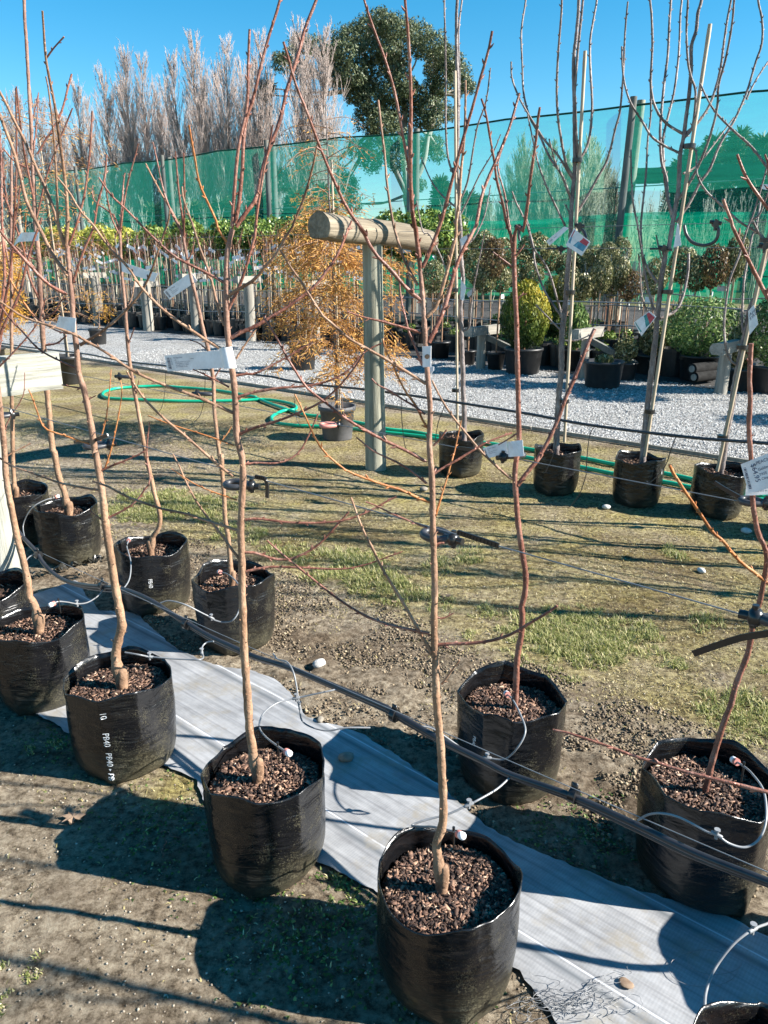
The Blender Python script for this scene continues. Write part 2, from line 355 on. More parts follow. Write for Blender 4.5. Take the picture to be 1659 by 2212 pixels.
# distance: far ground is rough pasture
tcg = t.nodes.new('ShaderNodeNewGeometry'); sx = t.nodes.new('ShaderNodeSeparateXYZ'); t.links.new(tcg.outputs['Position'], sx.inputs[0])
mr2 = N(t, 'ShaderNodeMapRange'); t.links.new(sx.outputs['Y'], mr2.inputs[0]); mr2.inputs[1].default_value = 22; mr2.inputs[2].default_value = 30
nd = N(t, 'ShaderNodeTexNoise', Scale=1.1, Detail=7, Roughness=0.65); t.links.new(coords(t, (1, 1.8, 1)), nd.inputs['Vector'])
dm = N(t, 'ShaderNodeMix', data_type='RGBA', blend_type='MULTIPLY'); dm.inputs['Factor'].default_value = 1; t.links.new(mx.outputs['Result'], dm.inputs['A'])
t.links.new(ramp(t, nd.outputs['Fac'], [(0.38, (0.55, 0.50, 0.44)), (0.5, (0.85, 0.83, 0.77)), (0.62, (1.05, 1.04, 0.96))]), dm.inputs['B']); mx = dm
mx2 = N(t, 'ShaderNodeMix', data_type='RGBA'); t.links.new(mr2.outputs[0], mx2.inputs['Factor']); t.links.new(mx.outputs['Result'], mx2.inputs['A']); mx2.inputs['B'].default_value = (0.10, 0.12, 0.04, 1)
t.links.new(mx2.outputs['Result'], b.inputs['Base Color']); b.inputs['Roughness'].default_value = 0.95; b.inputs['Specular IOR Level'].default_value = 0.15
n3 = N(t, 'ShaderNodeTexNoise', Scale=45, Detail=9, Roughness=0.85); t.links.new(co, n3.inputs['Vector'])
bp = N(t, 'ShaderNodeBump', Strength=1.0, Distance=0.026); t.links.new(n3.outputs['Fac'], bp.inputs['Height']); t.links.new(bp.outputs[0], b.inputs['Normal'])
tag(link('ground', me, m), kind='structure')

# gravel yard beyond the timber edging
def sheet(name, s0, s1, t0, t1, ds, dt, z, mat, jit=0.0):
    s = np.arange(s0, s1, ds); tt = np.arange(t0, t1+1e-6, dt); SS, TT = np.meshgrid(s, tt)
    X = SS*E1.x+TT*E2.x; Y = SS*E1.y+TT*E2.y; Zs = np.full_like(X, z)+(rng.random(X.shape)-.5)*jit
    q = np.arange(len(tt)-1)[:, None]*len(s)+np.arange(len(s)-1)[None, :]
    me = npmesh(name, np.stack([X, Y, Zs], -1).reshape(-1, 3), np.stack([q, q+len(s), q+len(s)+1, q+1], -1).reshape(-1, 4), True)
    return link(name, me, mat)
m, t, b = newmat('grey_gravel'); co = coords(t)
v1 = N(t, 'ShaderNodeTexVoronoi', Scale=58, Randomness=1.0); t.links.new(co, v1.inputs['Vector'])
n1 = N(t, 'ShaderNodeTexNoise', Scale=1.2, Detail=6, Roughness=0.7); t.links.new(co, n1.inputs['Vector'])
sx = t.nodes.new('ShaderNodeSeparateXYZ'); t.links.new(v1.outputs['Color'], sx.inputs[0])
gc = ramp(t, sx.outputs['X'], [(0.0, (0.15, 0.15, 0.15)), (0.4, (0.34, 0.33, 0.315)), (0.8, (0.50, 0.49, 0.47)), (1.0, (0.70, 0.69, 0.66))])
dc = ramp(t, v1.outputs['Distance'], [(0.35, (1, 1, 1)), (0.75, (0.40, 0.39, 0.38))])
mu = N(t, 'ShaderNodeMix', data_type='RGBA', blend_type='MULTIPLY'); mu.inputs['Factor'].default_value = 1; t.links.new(gc, mu.inputs['A']); t.links.new(dc, mu.inputs['B'])
mu2 = N(t, 'ShaderNodeMix', data_type='RGBA'); t.links.new(ramp(t, n1.outputs['Fac'], [(0.5, (0, 0, 0)), (0.75, (0.5, 0.5, 0.5))]), mu2.inputs['Factor']); t.links.new(mu.outputs['Result'], mu2.inputs['A']); mu2.inputs['B'].default_value = (0.20, 0.18, 0.14, 1)
t.links.new(mu2.outputs['Result'], b.inputs['Base Color']); b.inputs['Roughness'].default_value = 0.85
bp = N(t, 'ShaderNodeBump', Strength=0.8, Distance=0.012, invert=True); t.links.new(v1.outputs['Distance'], bp.inputs['Height']); t.links.new(bp.outputs[0], b.inputs['Normal'])
M['gravel'] = m
tag(sheet('gravel_path', -14, 60, 6.33, 9.9, 0.12, 0.12, 0.016, m, 0.012), kind='structure')
m = noisy('shade_darkened_bed', (0.02, 0.02, 0.02), (0.09, 0.085, 0.08), 14, 0.95, 0.8, 60, dist=0.02)  # bed colour darkened to stand in for dense shade among the pots
tag(sheet('nursery_bed', -14, 60, 9.9, 26, 0.4, 0.4, 0.012, m, 0.01), kind='structure')
# timber edging
mb = MB(); prev = None
for k in range(0, 22):
    s0 = -6+k*2.4
    a = ST(s0, 6.30, 0.02); c = ST(s0+1.2, 6.30, 0.022)
    mb.box(c, (1.195, 0.010, 0.016), (E1, E2, Vector((0, 0, 1))), 0.003)
tag(mb.build('timber_edging', M['greypost'], smooth=False), 'thin grey timber edging board along the front of the gravel path', 'edging')
# gravel stones that stand up out of the sheet
def stones(name, cnt, region, size, mat, hfun=None, flat=0.6):
    P = region(cnt); n = len(P)
    b8 = np.array([[1, 0, 0], [-1, 0, 0], [0, 1, 0], [0, -1, 0], [0, 0, 1], [0, 0, -1]], float)
    f8 = np.array([[0, 2, 4], [2, 1, 4], [1, 3, 4], [3, 0, 4], [2, 0, 5], [1, 2, 5], [3, 1, 5], [0, 3, 5]])
    sz = size[0]+(size[1]-size[0])*rng.random(n)**2
    V = b8[None]*(0.7+0.6*rng.random((n, 6, 1)))*sz[:, None, None]; V[:, :, 2] *= flat
    a = rng.random(n)*6.28; ca, sa = np.cos(a), np.sin(a)
    x = V[:, :, 0]*ca[:, None]-V[:, :, 1]*sa[:, None]; y = V[:, :, 0]*sa[:, None]+V[:, :, 1]*ca[:, None]
    V = np.stack([x, y, V[:, :, 2]], -1)+P[:, None, :]
    Fc = (f8[None]+(np.arange(n)*6)[:, None, None]).reshape(-1, 3)
    me = npmesh(name, V.reshape(-1, 3), Fc); at = me.attributes.new('tint', 'FLOAT', 'POINT')
    at.data.foreach_set('value', np.repeat(rng.random(n), 6).astype(np.float32))
    return link(name, me, mat)
m, t, b = newmat('stone_chips'); at_ = N(t, 'ShaderNodeAttribute', attribute_name='tint')
t.links.new(ramp(t, at_.outputs['Fac'], [(0, (0.19, 0.185, 0.18)), (0.5, (0.37, 0.36, 0.345)), (0.9, (0.53, 0.52, 0.50)), (1, (0.80, 0.79, 0.77))]), b.inputs['Base Color']); b.inputs['Roughness'].default_value = 0.8
def reg1(c):
    t_ = 6.36+rng.random(c)**1.3*3.6; s = -4+rng.random(c)*16
    return np.stack([s*E1.x+t_*E2.x, s*E1.y+t_*E2.y, np.full(c, 0.024)], -1)
tag(stones('gravel', 60000, reg1, (0.005, 0.013), m), kind='stuff')
m2, t, b = newmat('pebbles'); at_ = N(t, 'ShaderNodeAttribute', attribute_name='tint')
t.links.new(ramp(t, at_.outputs['Fac'], [(0, (0.12, 0.095, 0.07)), (0.6, (0.28, 0.235, 0.18)), (0.985, (0.40, 0.35, 0.27)), (1, (0.56, 0.53, 0.48))]), b.inputs['Base Color']); b.inputs['Roughness'].default_value = 0.9
def onmat(x, y):
    s = x*E1.x+y*E1.y; t_ = x*E2.x+y*E2.y
    return (t_ > np.interp(s, LO[0], LO[1])-0.01) & (t_ < np.interp(s, HI[0], HI[1])+0.01)
def reg2(c):
    x = -2.4+rng.random(c)*5.0; y = 0.75+rng.random(c)**1.4*5.0
    k = (~onmat(x, y)) & (x*E2.x+y*E2.y < 6.2); x, y = x[k], y[k]
    return np.stack([x, y, gh_np(x, y)+0.002], -1)
tag(stones('soil_crumbs', 42000, reg2, (0.0012, 0.0048), m2, flat=0.6), kind='stuff')

def reg3(c):
    t_ = 1.50+rng.random(c)*0.95; s = -0.6+rng.random(c)*4.2; x = s*E1.x+t_*E2.x; y = s*E1.y+t_*E2.y
    nv = np.array([noise.noise(Vector((a*3.2, b_*3.2, 9.0))) for a, b_ in zip(x, y)]); k = (~onmat(x, y)) & (nv > -0.15+0.25*rng.random(c)); x, y = x[k], y[k]
    return np.stack([x, y, gh_np(x, y)+0.004], -1)
m3, t, b = newmat('soil_clods'); at_ = N(t, 'ShaderNodeAttribute', attribute_name='tint')
t.links.new(ramp(t, at_.outputs['Fac'], [(0, (0.06, 0.045, 0.03)), (0.5, (0.14, 0.105, 0.07)), (0.9, (0.25, 0.19, 0.12)), (1, (0.40, 0.32, 0.21))]), b.inputs['Base Color']); b.inputs['Roughness'].default_value = 0.95
tag(stones('soil_clods', 48000, reg3, (0.002, 0.009), m3, flat=0.75), kind='stuff')
# ---------------------------------------------------------------- weed mat
ss = np.arange(LO[0][1], min(LO[0][-1], 5.2), 0.010)
lo_s = np.interp(ss, LO[0], LO[1]); hi_s = np.interp(ss, HI[0], HI[1])
lo_s = lo_s+np.array([0.010*hnoise(x, 0, 11, 5)+0.006*hnoise(x, 0, 40, 6) for x in ss]); hi_s = hi_s+np.array([0.010*hnoise(x, 4, 9, 2)+0.007*hnoise(x, 4, 38, 9) for x in ss])
K = 46; fr = np.linspace(0, 1, K)
TT = lo_s[None]+(hi_s-lo_s)[None]*fr[:, None]; SS = np.repeat(ss[None], K, 0)
X = SS*E1.x+TT*E2.x; Y = SS*E1.y+TT*E2.y
wr = np.zeros_like(X)
for i in range(K):
    for j in range(0, len(ss)):
        wr[i, j] = 0.0035*hnoise(SS[i, j]*0.8, TT[i, j]*3, 5, 4.4)+0.0016*hnoise(SS[i, j]*.5, TT[i, j]*6, 8, 7.7)
Zm = gh_np(X, Y)+0.0055+np.abs(wr)
q = np.arange(K-1)[:, None]*len(ss)+np.arange(len(ss)-1)[None, :]
me = npmesh('weed_mat', np.stack([X, Y, Zm], -1).reshape(-1, 3), np.stack([q, q+len(ss), q+len(ss)+1, q+1], -1).reshape(-1, 4), True)
at = me.attributes.new('st', 'FLOAT_VECTOR', 'POINT'); at.data.foreach_set('vector', np.stack([SS, TT, SS*0], -1).astype(np.float32).ravel())
m, t, b = newmat('woven_weed_mat')
a_ = N(t, 'ShaderNodeAttribute', attribute_name='st'); sx = t.nodes.new('ShaderNodeSeparateXYZ'); t.links.new(a_.outputs['Vector'], sx.inputs[0])
def bandpass(freq, phase, width):
    mm = N(t, 'ShaderNodeMath', operation='MULTIPLY_ADD'); t.links.new(sx.outputs['Y'], mm.inputs[0]); mm.inputs[1].default_value = freq; mm.inputs[2].default_value = phase
    f = N(t, 'ShaderNodeMath', operation='PINGPONG'); t.links.new(mm.outputs[0], f.inputs[0]); f.inputs[1].default_value = 0.5
    return ramp(t, f.outputs[0], [(0.0, (1, 1, 1)), (width, (0, 0, 0))])
nz = N(t, 'ShaderNodeTexNoise', Scale=6, Detail=8, Roughness=0.7); t.links.new(coords(t), nz.inputs['Vector'])
mp = t.nodes.new('ShaderNodeMapping'); t.links.new(a_.outputs['Vector'], mp.inputs[0]); mp.inputs['Scale'].default_value = (3, 60, 1)
nz2 = N(t, 'ShaderNodeTexNoise', Scale=1.0, Detail=6, Roughness=0.6); t.links.new(mp.outputs[0], nz2.inputs['Vector'])
mxn = N(t, 'ShaderNodeMix', data_type='FLOAT'); mxn.inputs['Factor'].default_value = 0.4; t.links.new(nz.outputs['Fac'], mxn.inputs['A']); t.links.new(nz2.outputs['Fac'], mxn.inputs['B'])
c0 = ramp(t, mxn.outputs['Result'], [(0.34, (0.17, 0.17, 0.175)), (0.47, (0.27, 0.272, 0.278)), (0.60, (0.37, 0.372, 0.38))])
wl = N(t, 'ShaderNodeTexWave', Scale=1.0, bands_direction='X'); mp2 = t.nodes.new('ShaderNodeMapping'); t.links.new(a_.outputs['Vector'], mp2.inputs[0]); mp2.inputs['Scale'].default_value = (42, 0, 0); t.links.new(mp2.outputs[0], wl.inputs['Vector'])
wd = ramp(t, wl.outputs['Fac'], [(0.3, (0.93, 0.93, 0.93)), (0.7, (1, 1, 1))])
mu = N(t, 'ShaderNodeMix', data_type='RGBA', blend_type='MULTIPLY'); mu.inputs['Factor'].default_value = 1; t.links.new(c0, mu.inputs['A']); t.links.new(wd, mu.inputs['B'])
db = N(t, 'ShaderNodeMix', data_type='RGBA'); t.links.new(bandpass(3.2258, -1.27*3.2258, 0.05), db.inputs['Factor']); t.links.new(mu.outputs['Result'], db.inputs['A']); db.inputs['B'].default_value = (0.13, 0.14, 0.15, 1)
db2 = N(t, 'ShaderNodeMix', data_type='RGBA'); f2 = bandpass(19, 0.3, 0.10); mulf = N(t, 'ShaderNodeMath', operation='MULTIPLY'); t.links.new(f2, mulf.inputs[0]); mulf.inputs[1].default_value = 0.35; t.links.new(mulf.outputs[0], db2.inputs['Factor']); t.links.new(db.outputs['Result'], db2.inputs['A']); db2.inputs['B'].default_value = (0.12, 0.12, 0.13, 1)
wt = N(t, 'ShaderNodeMix', data_type='RGBA'); t.links.new(bandpass(3.2258, -1.295*3.2258, 0.012), wt.inputs['Factor']); t.links.new(db2.outputs['Result'], wt.inputs['A']); wt.inputs['B'].default_value = (0.62, 0.64, 0.68, 1)
# dried mud stains
nm = N(t, 'ShaderNodeTexNoise', Scale=4.5, Detail=9, Roughness=0.75); t.links.new(coords(t, (1, 1, 1)), nm.inputs['Vector'])
md = N(t, 'ShaderNodeMix', data_type='RGBA'); t.links.new(ramp(t, nm.outputs['Fac'], [(0.52, (0, 0, 0)), (0.66, (0.85, 0.85, 0.85))]), md.inputs['Factor']); t.links.new(wt.outputs['Result'], md.inputs['A']); md.inputs['B'].default_value = (0.26, 0.23, 0.18, 1)
t.links.new(md.outputs['Result'], b.inputs['Base Color']); b.inputs['Roughness'].default_value = 0.55; b.inputs['Specular IOR Level'].default_value = 0.4
bp = N(t, 'ShaderNodeBump', Strength=0.3, Distance=0.003); t.links.new(nz2.outputs['Fac'], bp.inputs['Height']); t.links.new(bp.outputs[0], b.inputs['Normal'])
tag(link('weed_mat', me, m), 'long grey woven weed mat lying on the soil under the front row of potted trees', 'weed mat')

# ---------------------------------------------------------------- grass, moss and litter
def strands(name, P, L, wd, lean, mat, curl=0.5, up=1.0):
    n = len(P); a = rng.random(n)*6.283; d = np.stack([np.cos(a), np.sin(a), np.zeros(n)], -1); sd = np.stack([-np.sin(a), np.cos(a), np.zeros(n)], -1)
    le = lean*(0.4+rng.random(n)*1.2); L = L[:, None]
    mid = P+L*0.55*(d*np.sin(le)[:, None]*0.7+np.array([0, 0, 1.0])*np.cos(le*0.7)[:, None]*up)
    tip = P+L*(d*np.sin(le)[:, None]+np.array([0, 0, 1.0])*np.cos(le)[:, None]*up)
    w_ = wd[:, None]/2
    V = np.stack([P-sd*w_, P+sd*w_, mid+sd*w_*0.8, mid-sd*w_*0.8, tip], 1).reshape(-1, 3)
    k = (np.arange(n)*5)[:, None]
    Fc = np.concatenate([np.stack([k[:, 0], k[:, 0]+1, k[:, 0]+2], -1), np.stack([k[:, 0], k[:, 0]+2, k[:, 0]+3], -1), np.stack([k[:, 0]+3, k[:, 0]+2, k[:, 0]+4], -1)])
    me = npmesh(name, V, Fc); at = me.attributes.new('tint', 'FLOAT', 'POINT'); at.data.foreach_set('value', np.repeat(rng.random(n), 5).astype(np.float32))
    return link(name, me, mat)
def tintleaf(name, stops, trans=0.3, rough=0.6):
    m, t, b = newmat(name); a = N(t, 'ShaderNodeAttribute', attribute_name='tint'); cr = ramp(t, a.outputs['Fac'], stops)
    t.links.new(cr, b.inputs['Base Color']); b.inputs['Roughness'].default_value = rough; b.inputs['Specular IOR Level'].default_value = 0.3
    tr = t.nodes.new('ShaderNodeBsdfTranslucent'); t.links.new(cr, tr.inputs[0]); mx = t.nodes.new('ShaderNodeMixShader'); mx.inputs[0].default_value = trans
    t.links.new(b.outputs[0], mx.inputs[1]); t.links.new(tr.outputs[0], mx.inputs[2]); t.links.new(mx.outputs[0], t.nodes['Material Output'].inputs[0]); return m
grassm = tintleaf('grass_blades', [(0, (0.10, 0.12, 0.03)), (0.35, (0.24, 0.27, 0.075)), (0.7, (0.44, 0.42, 0.17)), (1, (0.66, 0.57, 0.35))], 0.35)
tufts = []
def tuftdens(x, y):
    t_ = x*E2.x+y*E2.y
    return max(0, 1-abs(t_-2.72)/0.62)
tries = 0
while len(tufts) < 2100 and tries < 90000:
    tries += 1
    x = random.uniform(-1.8, 2.8); y = random.uniform(1.3, 5.4); d = tuftdens(x, y)
    n_ = 0.5+0.5*noise.noise(Vector((x*1.6+3, y*1.6, 0.3)))+0.35*0.6*noise.noise(Vector((x*4.5, y*4.5, 2)))
    if d > 0 and n_*1.0+d*0.42 > random.uniform(0.74, 1.16): tufts.append((x, y, random.uniform(0.4, 1.3)*(0.5+0.6*d)))
for D_ in ((560, 1160), (600, 1190), (500, 1150), (1320, 1360), (1460, 1195), (200, 1610), (140, 1600), (1010, 1210), (940, 1220), (860, 1260), (740, 1890), (720, 1900), (1400, 1370), (1300, 1400), (30, 2140), (690, 1250), (640, 1200), (1520, 1340)):
    for k in range(10):
        g = G(*D_); tufts.append((g.x+random.gauss(0, .035), g.y+random.gauss(0, .05), random.uniform(0.7, 1.5)*(0.4 if D_[1] > 1500 else 1)))
P = []; L = []; Wd = []
for x, y, s in tufts:
    if onmat(np.array([x]), np.array([y]))[0]: continue
    nb = int(46*min(s, 1.2)); r = 0.030*s
    a = rng.random(nb)*6.283; rr_ = np.sqrt(rng.random(nb))*r
    P.append(np.stack([x+rr_*np.cos(a), y+rr_*np.sin(a), np.full(nb, gh(x, y)-0.002)], -1)); L.append((0.012+0.022*rng.random(nb))*s); Wd.append(np.full(nb, 0.0036))
tag(strands('grass', np.concatenate(P), np.concatenate(L), np.concatenate(Wd), 0.8, grassm), kind='stuff')
mossm = tintleaf('moss_and_straw', [(0, (0.05, 0.045, 0.015)), (0.3, (0.15, 0.12, 0.045)), (0.6, (0.33, 0.27, 0.11)), (0.85, (0.50, 0.42, 0.19)), (1, (0.68, 0.58, 0.38))], 0.15, 0.8)
c = 420000; x = -3.4+rng.random(c)*7.4; y = 1.0+rng.random(c)*6.5; t_ = x*E2.x+y*E2.y
pr = np.clip((t_-1.85)/0.5, 0, 1)*0.9+0.06
for cxp, cyp, rr_, am in ((400, 1700, 0.16, .9), (640, 2000, 0.12, 0.6), (860, 1930, 0.08, 0.6), (205, 1680, .1, .7)):
    g = G(cxp, cyp); pr = pr+am*np.exp(-((x-g.x)**2+(y-g.y)**2)/(rr_**2))
nv = np.array([0.5+0.9*noise.noise(Vector((a*2.2, b_*2.2, 5.0)))+0.5*noise.noise(Vector((a*7, b_*7, 1.0))) for a, b_ in zip(x, y)])
k = (rng.random(c) < pr*np.clip(nv, 0.05, 1)) & (t_ < 6.25) & (~onmat(x, y)); x, y = x[k], y[k]
P = np.stack([x, y, gh_np(x, y)+0.001], -1); n = len(P)
tag(strands('moss_litter', P, 0.006+0.014*rng.random(n), 0.0022+0.0022*rng.random(n), 1.15, mossm, up=0.7), kind='stuff')
# small weed leaves in the bare soil in front
wm = tintleaf('weed_leaves', [(0, (0.03, 0.06, 0.015)), (0.7, (0.10, 0.17, 0.04)), (1, (0.30, 0.34, 0.12))], 0.3)
P = []
for cxp, cyp, sx_, n_ in ((760, 1960, .10, 420), (640, 2040, .10, 260), (300, 1600, .12, 500), (180, 1590, .1, 500), (420, 1790, .14, 500), (560, 1860, .1, 300), (900, 2110, .08, 120), (740, 1900, .02, 70), (1250, 1780, .12, 500), (1380, 1810, .08, 300)):
    g = G(cxp, cyp); P.append(np.stack([rng.normal(g.x, sx_, n_), rng.normal(g.y, sx_*0.8, n_), np.full(n_, 0.004)], -1))
P = np.concatenate(P); P = P[~onmat(P[:, 0], P[:, 1])]; P[:, 2] = gh_np(P[:, 0], P[:, 1])+0.002; n = len(P)
tag(strands('weeds', P, 0.006+0.010*rng.random(n), 0.005+0.004*rng.random(n), 1.3, wm, up=0.5), kind='stuff')

# loose stones and fallen things
def rock(name, p, r, mat, label, cat='stone', fl=0.65, seed=0):
    mb = MB(); n = 14
    prof = [(0.001, -1), (0.5, -0.85), (0.85, -0.5), (1, -0.05), (0.92, 0.4), (0.65, 0.78), (0.3, 0.96), (0.001, 1)]
    mb.lathe([(a*r, z*r*fl) for a, z in prof], n, (p.x, p.y, p.z+r*fl*0.7), lambda a, j: 1+0.16*math.sin(a*2+seed)+0.08*math.sin(a*3+seed*2+j))
    return tag(mb.build(name, mat, origin=p), label, cat)
M['stonew'] = noisy('pale_stone', (0.42, 0.40, 0.37), (0.66, 0.65, 0.62), 30, 0.85, 0.4, 90)
M['stoneg'] = noisy('brown_grey_stone', (0.16, 0.14, 0.11), (0.32, 0.28, 0.23), 30, 0.85, 0.4, 90)
for i, (x, y, rp, mt, lb) in enumerate((
    (690, 1440, 14, 'stonew', 'white rounded stone lying on the soil between two black bags behind the black water pipe'),
    (748, 1645, 15, 'stoneg', 'grey brown stone in the shade on the weed mat'),
    (1309, 1101, 8, 'stonew', 'small white stone on the moss in front of the middle bag of the far row'),
    (1611, 1150, 10, 'stonew', 'long pale stone on the moss at the right edge in front of the far row'),
    (1515, 1233, 9, 'stonew', 'pale grey stone on the moss, nearest of the pale stones before the far row'),
    (692, 1562, 9, 'stoneg', 'small orange brown stone by the upper edge of the weed mat'),
    (557, 1718, 6, 'stonew', 'cream pebble on the mossy soil in front of the left bag printed with white letters'),
    (1220, 1058, 9, 'stoneg', 'small brown stone on the moss beside the far row'),
    (915, 1059, 8, 'stoneg', 'grey stone on the moss at the foot of the round timber post'))):
    rr_ = rp*(ray(x, y).length)*0+rp*G(x, y).y/1660.0
    g = G(x, y); g.z = gh(g.x, g.y)+0.004
    rock('stone', g, max(0.006, rp*(CH/(-ray(x, y).z))/1660), M[mt], lb, seed=i)
# ================================================================== POTTED TREES IN BAGS
def make_bag(root, r, h, seed, twist=0.0, n=112, rimcurl=True, slump=0.0, foldc=None, bottom=0.84):
    rg = random.Random(seed); ph = [rg.uniform(0, 6.28) for _ in range(6)]
    folds = [rg.uniform(0, 6.28) for _ in range(rg.randint(3, 4))]
    nc = rg.randint(8, 10); cr_ = sorted((6.2832*i/nc+rg.uniform(-0.2, 0.2))+ph[0] for i in range(nc)); ph[3] = -1.57+rg.uniform(-0.55, 0.55)
    def poly(a):        # flat panels between corners round the rim
        q_ = (a-cr_[0]) % 6.28318+cr_[0]
        for i in range(nc):
            a0 = cr_[i]; a1 = cr_[i+1] if i < nc-1 else cr_[0]+6.28318
            if a0 <= q_ <= a1: return math.cos((a1-a0)/2)/math.cos(q_-(a0+a1)/2)*(1+0.5*(1-math.cos((a1-a0)/2)))
        return 1.0
    pol_ = rg.uniform(0.25, 0.85); c0 = Vector(root.location); mb = MB()
    def rad(a, u):          # u = 0 foot .. 1 rim
        f = 1+0.022*math.sin(2*a+ph[0])+0.013*math.sin(3*a+ph[1]+u*1.4)+0.007*math.sin(5*a+ph[2]-u*2)
        for q_ in folds:    # sharp creases that run down from the rim
            d = math.atan2(math.sin(a-q_-0.25*(1-u)), math.cos(a-q_-0.25*(1-u)))
            f += (0.032*math.exp(-abs(d)/0.10)-0.010*math.exp(-(d/0.30)**2))*max(0, u-0.25)*1.2
        pk = min(1, max(0, (u-0.35)/0.5)); f *= 1+(poly(a)-1)*pk*pol_
        f += 0.020*noise.noise(Vector((math.cos(a)*2.2, math.sin(a)*2.2, u*4.5+seed)))+0.006*noise.noise(Vector((math.cos(a)*4, math.sin(a)*4, u*22+seed)))
        for k in (0, 1):
            d = math.atan2(math.sin(a-ph[3]-k*math.pi), math.cos(a-ph[3]-k*math.pi)); f += 0.20*math.exp(-abs(d)/0.26)*(max(0, 0.30-u)/0.30)**1.3
        return f
    prof = [(0.0, 0.70), (0.006, 0.79), (0.03, 0.86), (0.07, 0.905), (0.13, 0.94), (0.2, 0.962), (0.28, 0.975), (0.36, 0.985), (0.44, 0.99), (0.52, 0.995), (0.6, 1.0), (0.68, 1.0), (0.75, 0.998), (0.81, 0.995), (0.84, 0.985), (0.87, 0.994), (0.91, 0.998), (0.95, 1.0), (0.985, 1.002), (1.0, 1.0)]
    rings = []
    def rz(a, u): return h*u + (0.012*math.sin(2*a+ph[4])+0.007*math.sin(5*a+ph[5])+slump*math.cos(a-ph[3]))*u**3
    for u, k in prof:
        kk = k if u > 0.6 else 1-(1-k)*(1-bottom)/0.14*0.9
        rings.append([mb.addv((c0.x+r*kk*rad(2*math.pi*i/n, u)*math.cos(2*math.pi*i/n), c0.y+r*kk*rad(2*math.pi*i/n, u)*math.sin(2*math.pi*i/n), c0.z+rz(2*math.pi*i/n, u))) for i in range(n)])
    for u, k in ((1.0, 0.985), (0.95, 0.975), (0.88, 0.97), (0.74, 0.965), (0.6, 0.95)):
        rings.append([mb.addv((c0.x+r*k*rad(2*math.pi*i/n, u)*math.cos(2*math.pi*i/n), c0.y+r*k*rad(2*math.pi*i/n, u)*math.sin(2*math.pi*i/n), c0.z+rz(2*math.pi*i/n, u))) for i in range(n)])
    for a, b in zip(rings[:-1], rings[1:]):
        for i in range(n): mb.face(a[i], a[(i+1) % n], b[(i+1) % n], b[i])
    mb.face(*rings[0][::-1])
    bag = mb.build('planter_bag', M['bag'], root)
    def surf(a, z):
        u = z/h; k = np.interp(u, [p[0] for p in prof], [p[1] for p in prof]); k = k if u > 0.6 else 1-(1-k)*(1-bottom)/0.14*0.9
        rr_ = r*k*rad(a, u)+0.0012
        return Vector((c0.x+rr_*math.cos(a), c0.y+rr_*math.sin(a), c0.z+rz(a, u)))
    return bag, rad, surf
def make_mulch(root, r, zt, rad, seed, count):
    rg = np.random.default_rng(seed); c0 = Vector(root.location)
    nr, na = 12, 48; V = [(0, 0, zt)]; Fc = []
    for i in range(1, nr+1):
        for j in range(na):
            a = 2*math.pi*j/na; q_ = r*i/nr*0.95*rad(a, 0.8)
            V.append((q_*math.cos(a), q_*math.sin(a), zt+0.008*noise.noise(Vector((q_*math.cos(a)*14, q_*math.sin(a)*14, seed)))-0.006*(i/nr)**3))
    me = bpy.data.meshes.new('potting_soil')
    for j in range(na): Fc.append((0, 1+j, 1+(j+1) % na))
    for i in range(nr-1):
        for j in range(na): Fc.append((1+i*na+j, 1+(i+1)*na+j, 1+(i+1)*na+(j+1) % na, 1+i*na+(j+1) % na))
    me.from_pydata(V, [], Fc); link('potting_soil', me, M['soil'], root)
    # chips
    n = count; q_ = r*0.94*np.sqrt(rg.random(n)); a = rg.random(n)*6.283
    L = (0.003+0.0105*rg.random(n)**2.0); Wd = L*(0.18+0.42*rg.random(n)); Th = 0.0006+0.0012*rg.random(n)
    lim = np.array([r*0.945*rad(x, 0.8) for x in a])-L*1.15; q_ = np.minimum(q_, lim*(1-0.06*rg.random(n)))
    P = np.stack([q_*np.cos(a), q_*np.sin(a), zt+0.002+0.010*rg.random(n)], -1)
    yaw = rg.random(n)*6.283; pit = rg.normal(0, 0.45, n); rol = rg.normal(0, 0.4, n)
    ax = np.stack([np.cos(yaw)*np.cos(pit), np.sin(yaw)*np.cos(pit), np.sin(pit)], -1)
    sd = np.stack([-np.sin(yaw), np.cos(yaw), np.sin(rol)], -1); sd /= np.linalg.norm(sd, axis=1)[:, None]; up = np.cross(ax, sd)
    b8 = []
    for sx_ in (-1, 1):
        for sy_ in (-1, 1):
            for sz_ in (-1, 1): b8.append((sx_*(1 if sy_ > 0 else 0.8), sy_*(1 if sx_ < 0 else 0.65), sz_))
    b8 = np.array(b8)
    Vv = P[:, None, :]+ax[:, None, :]*(b8[None, :, 0:1]*L[:, None, None]/1.0)+sd[:, None, :]*(b8[None, :, 1:2]*Wd[:, None, None]*0.8)+up[:, None, :]*(b8[None, :, 2:3]*Th[:, None, None])
    f6 = np.array(((0, 1, 3, 2), (4, 6, 7, 5), (0, 4, 5, 1), (2, 3, 7, 6), (0, 2, 6, 4), (1, 5, 7, 3)))
    Fq = (f6[None]+(np.arange(n)*8)[:, None, None]).reshape(-1, 4)
    me = npmesh('bark_mulch', Vv.reshape(-1, 3), Fq); at = me.attributes.new('tint', 'FLOAT', 'POINT'); at.data.foreach_set('value', np.repeat(rg.random(n)**1.5, 8).astype(np.float32))
    link('bark_mulch', me, M['mulch'], root)
TXT = {}
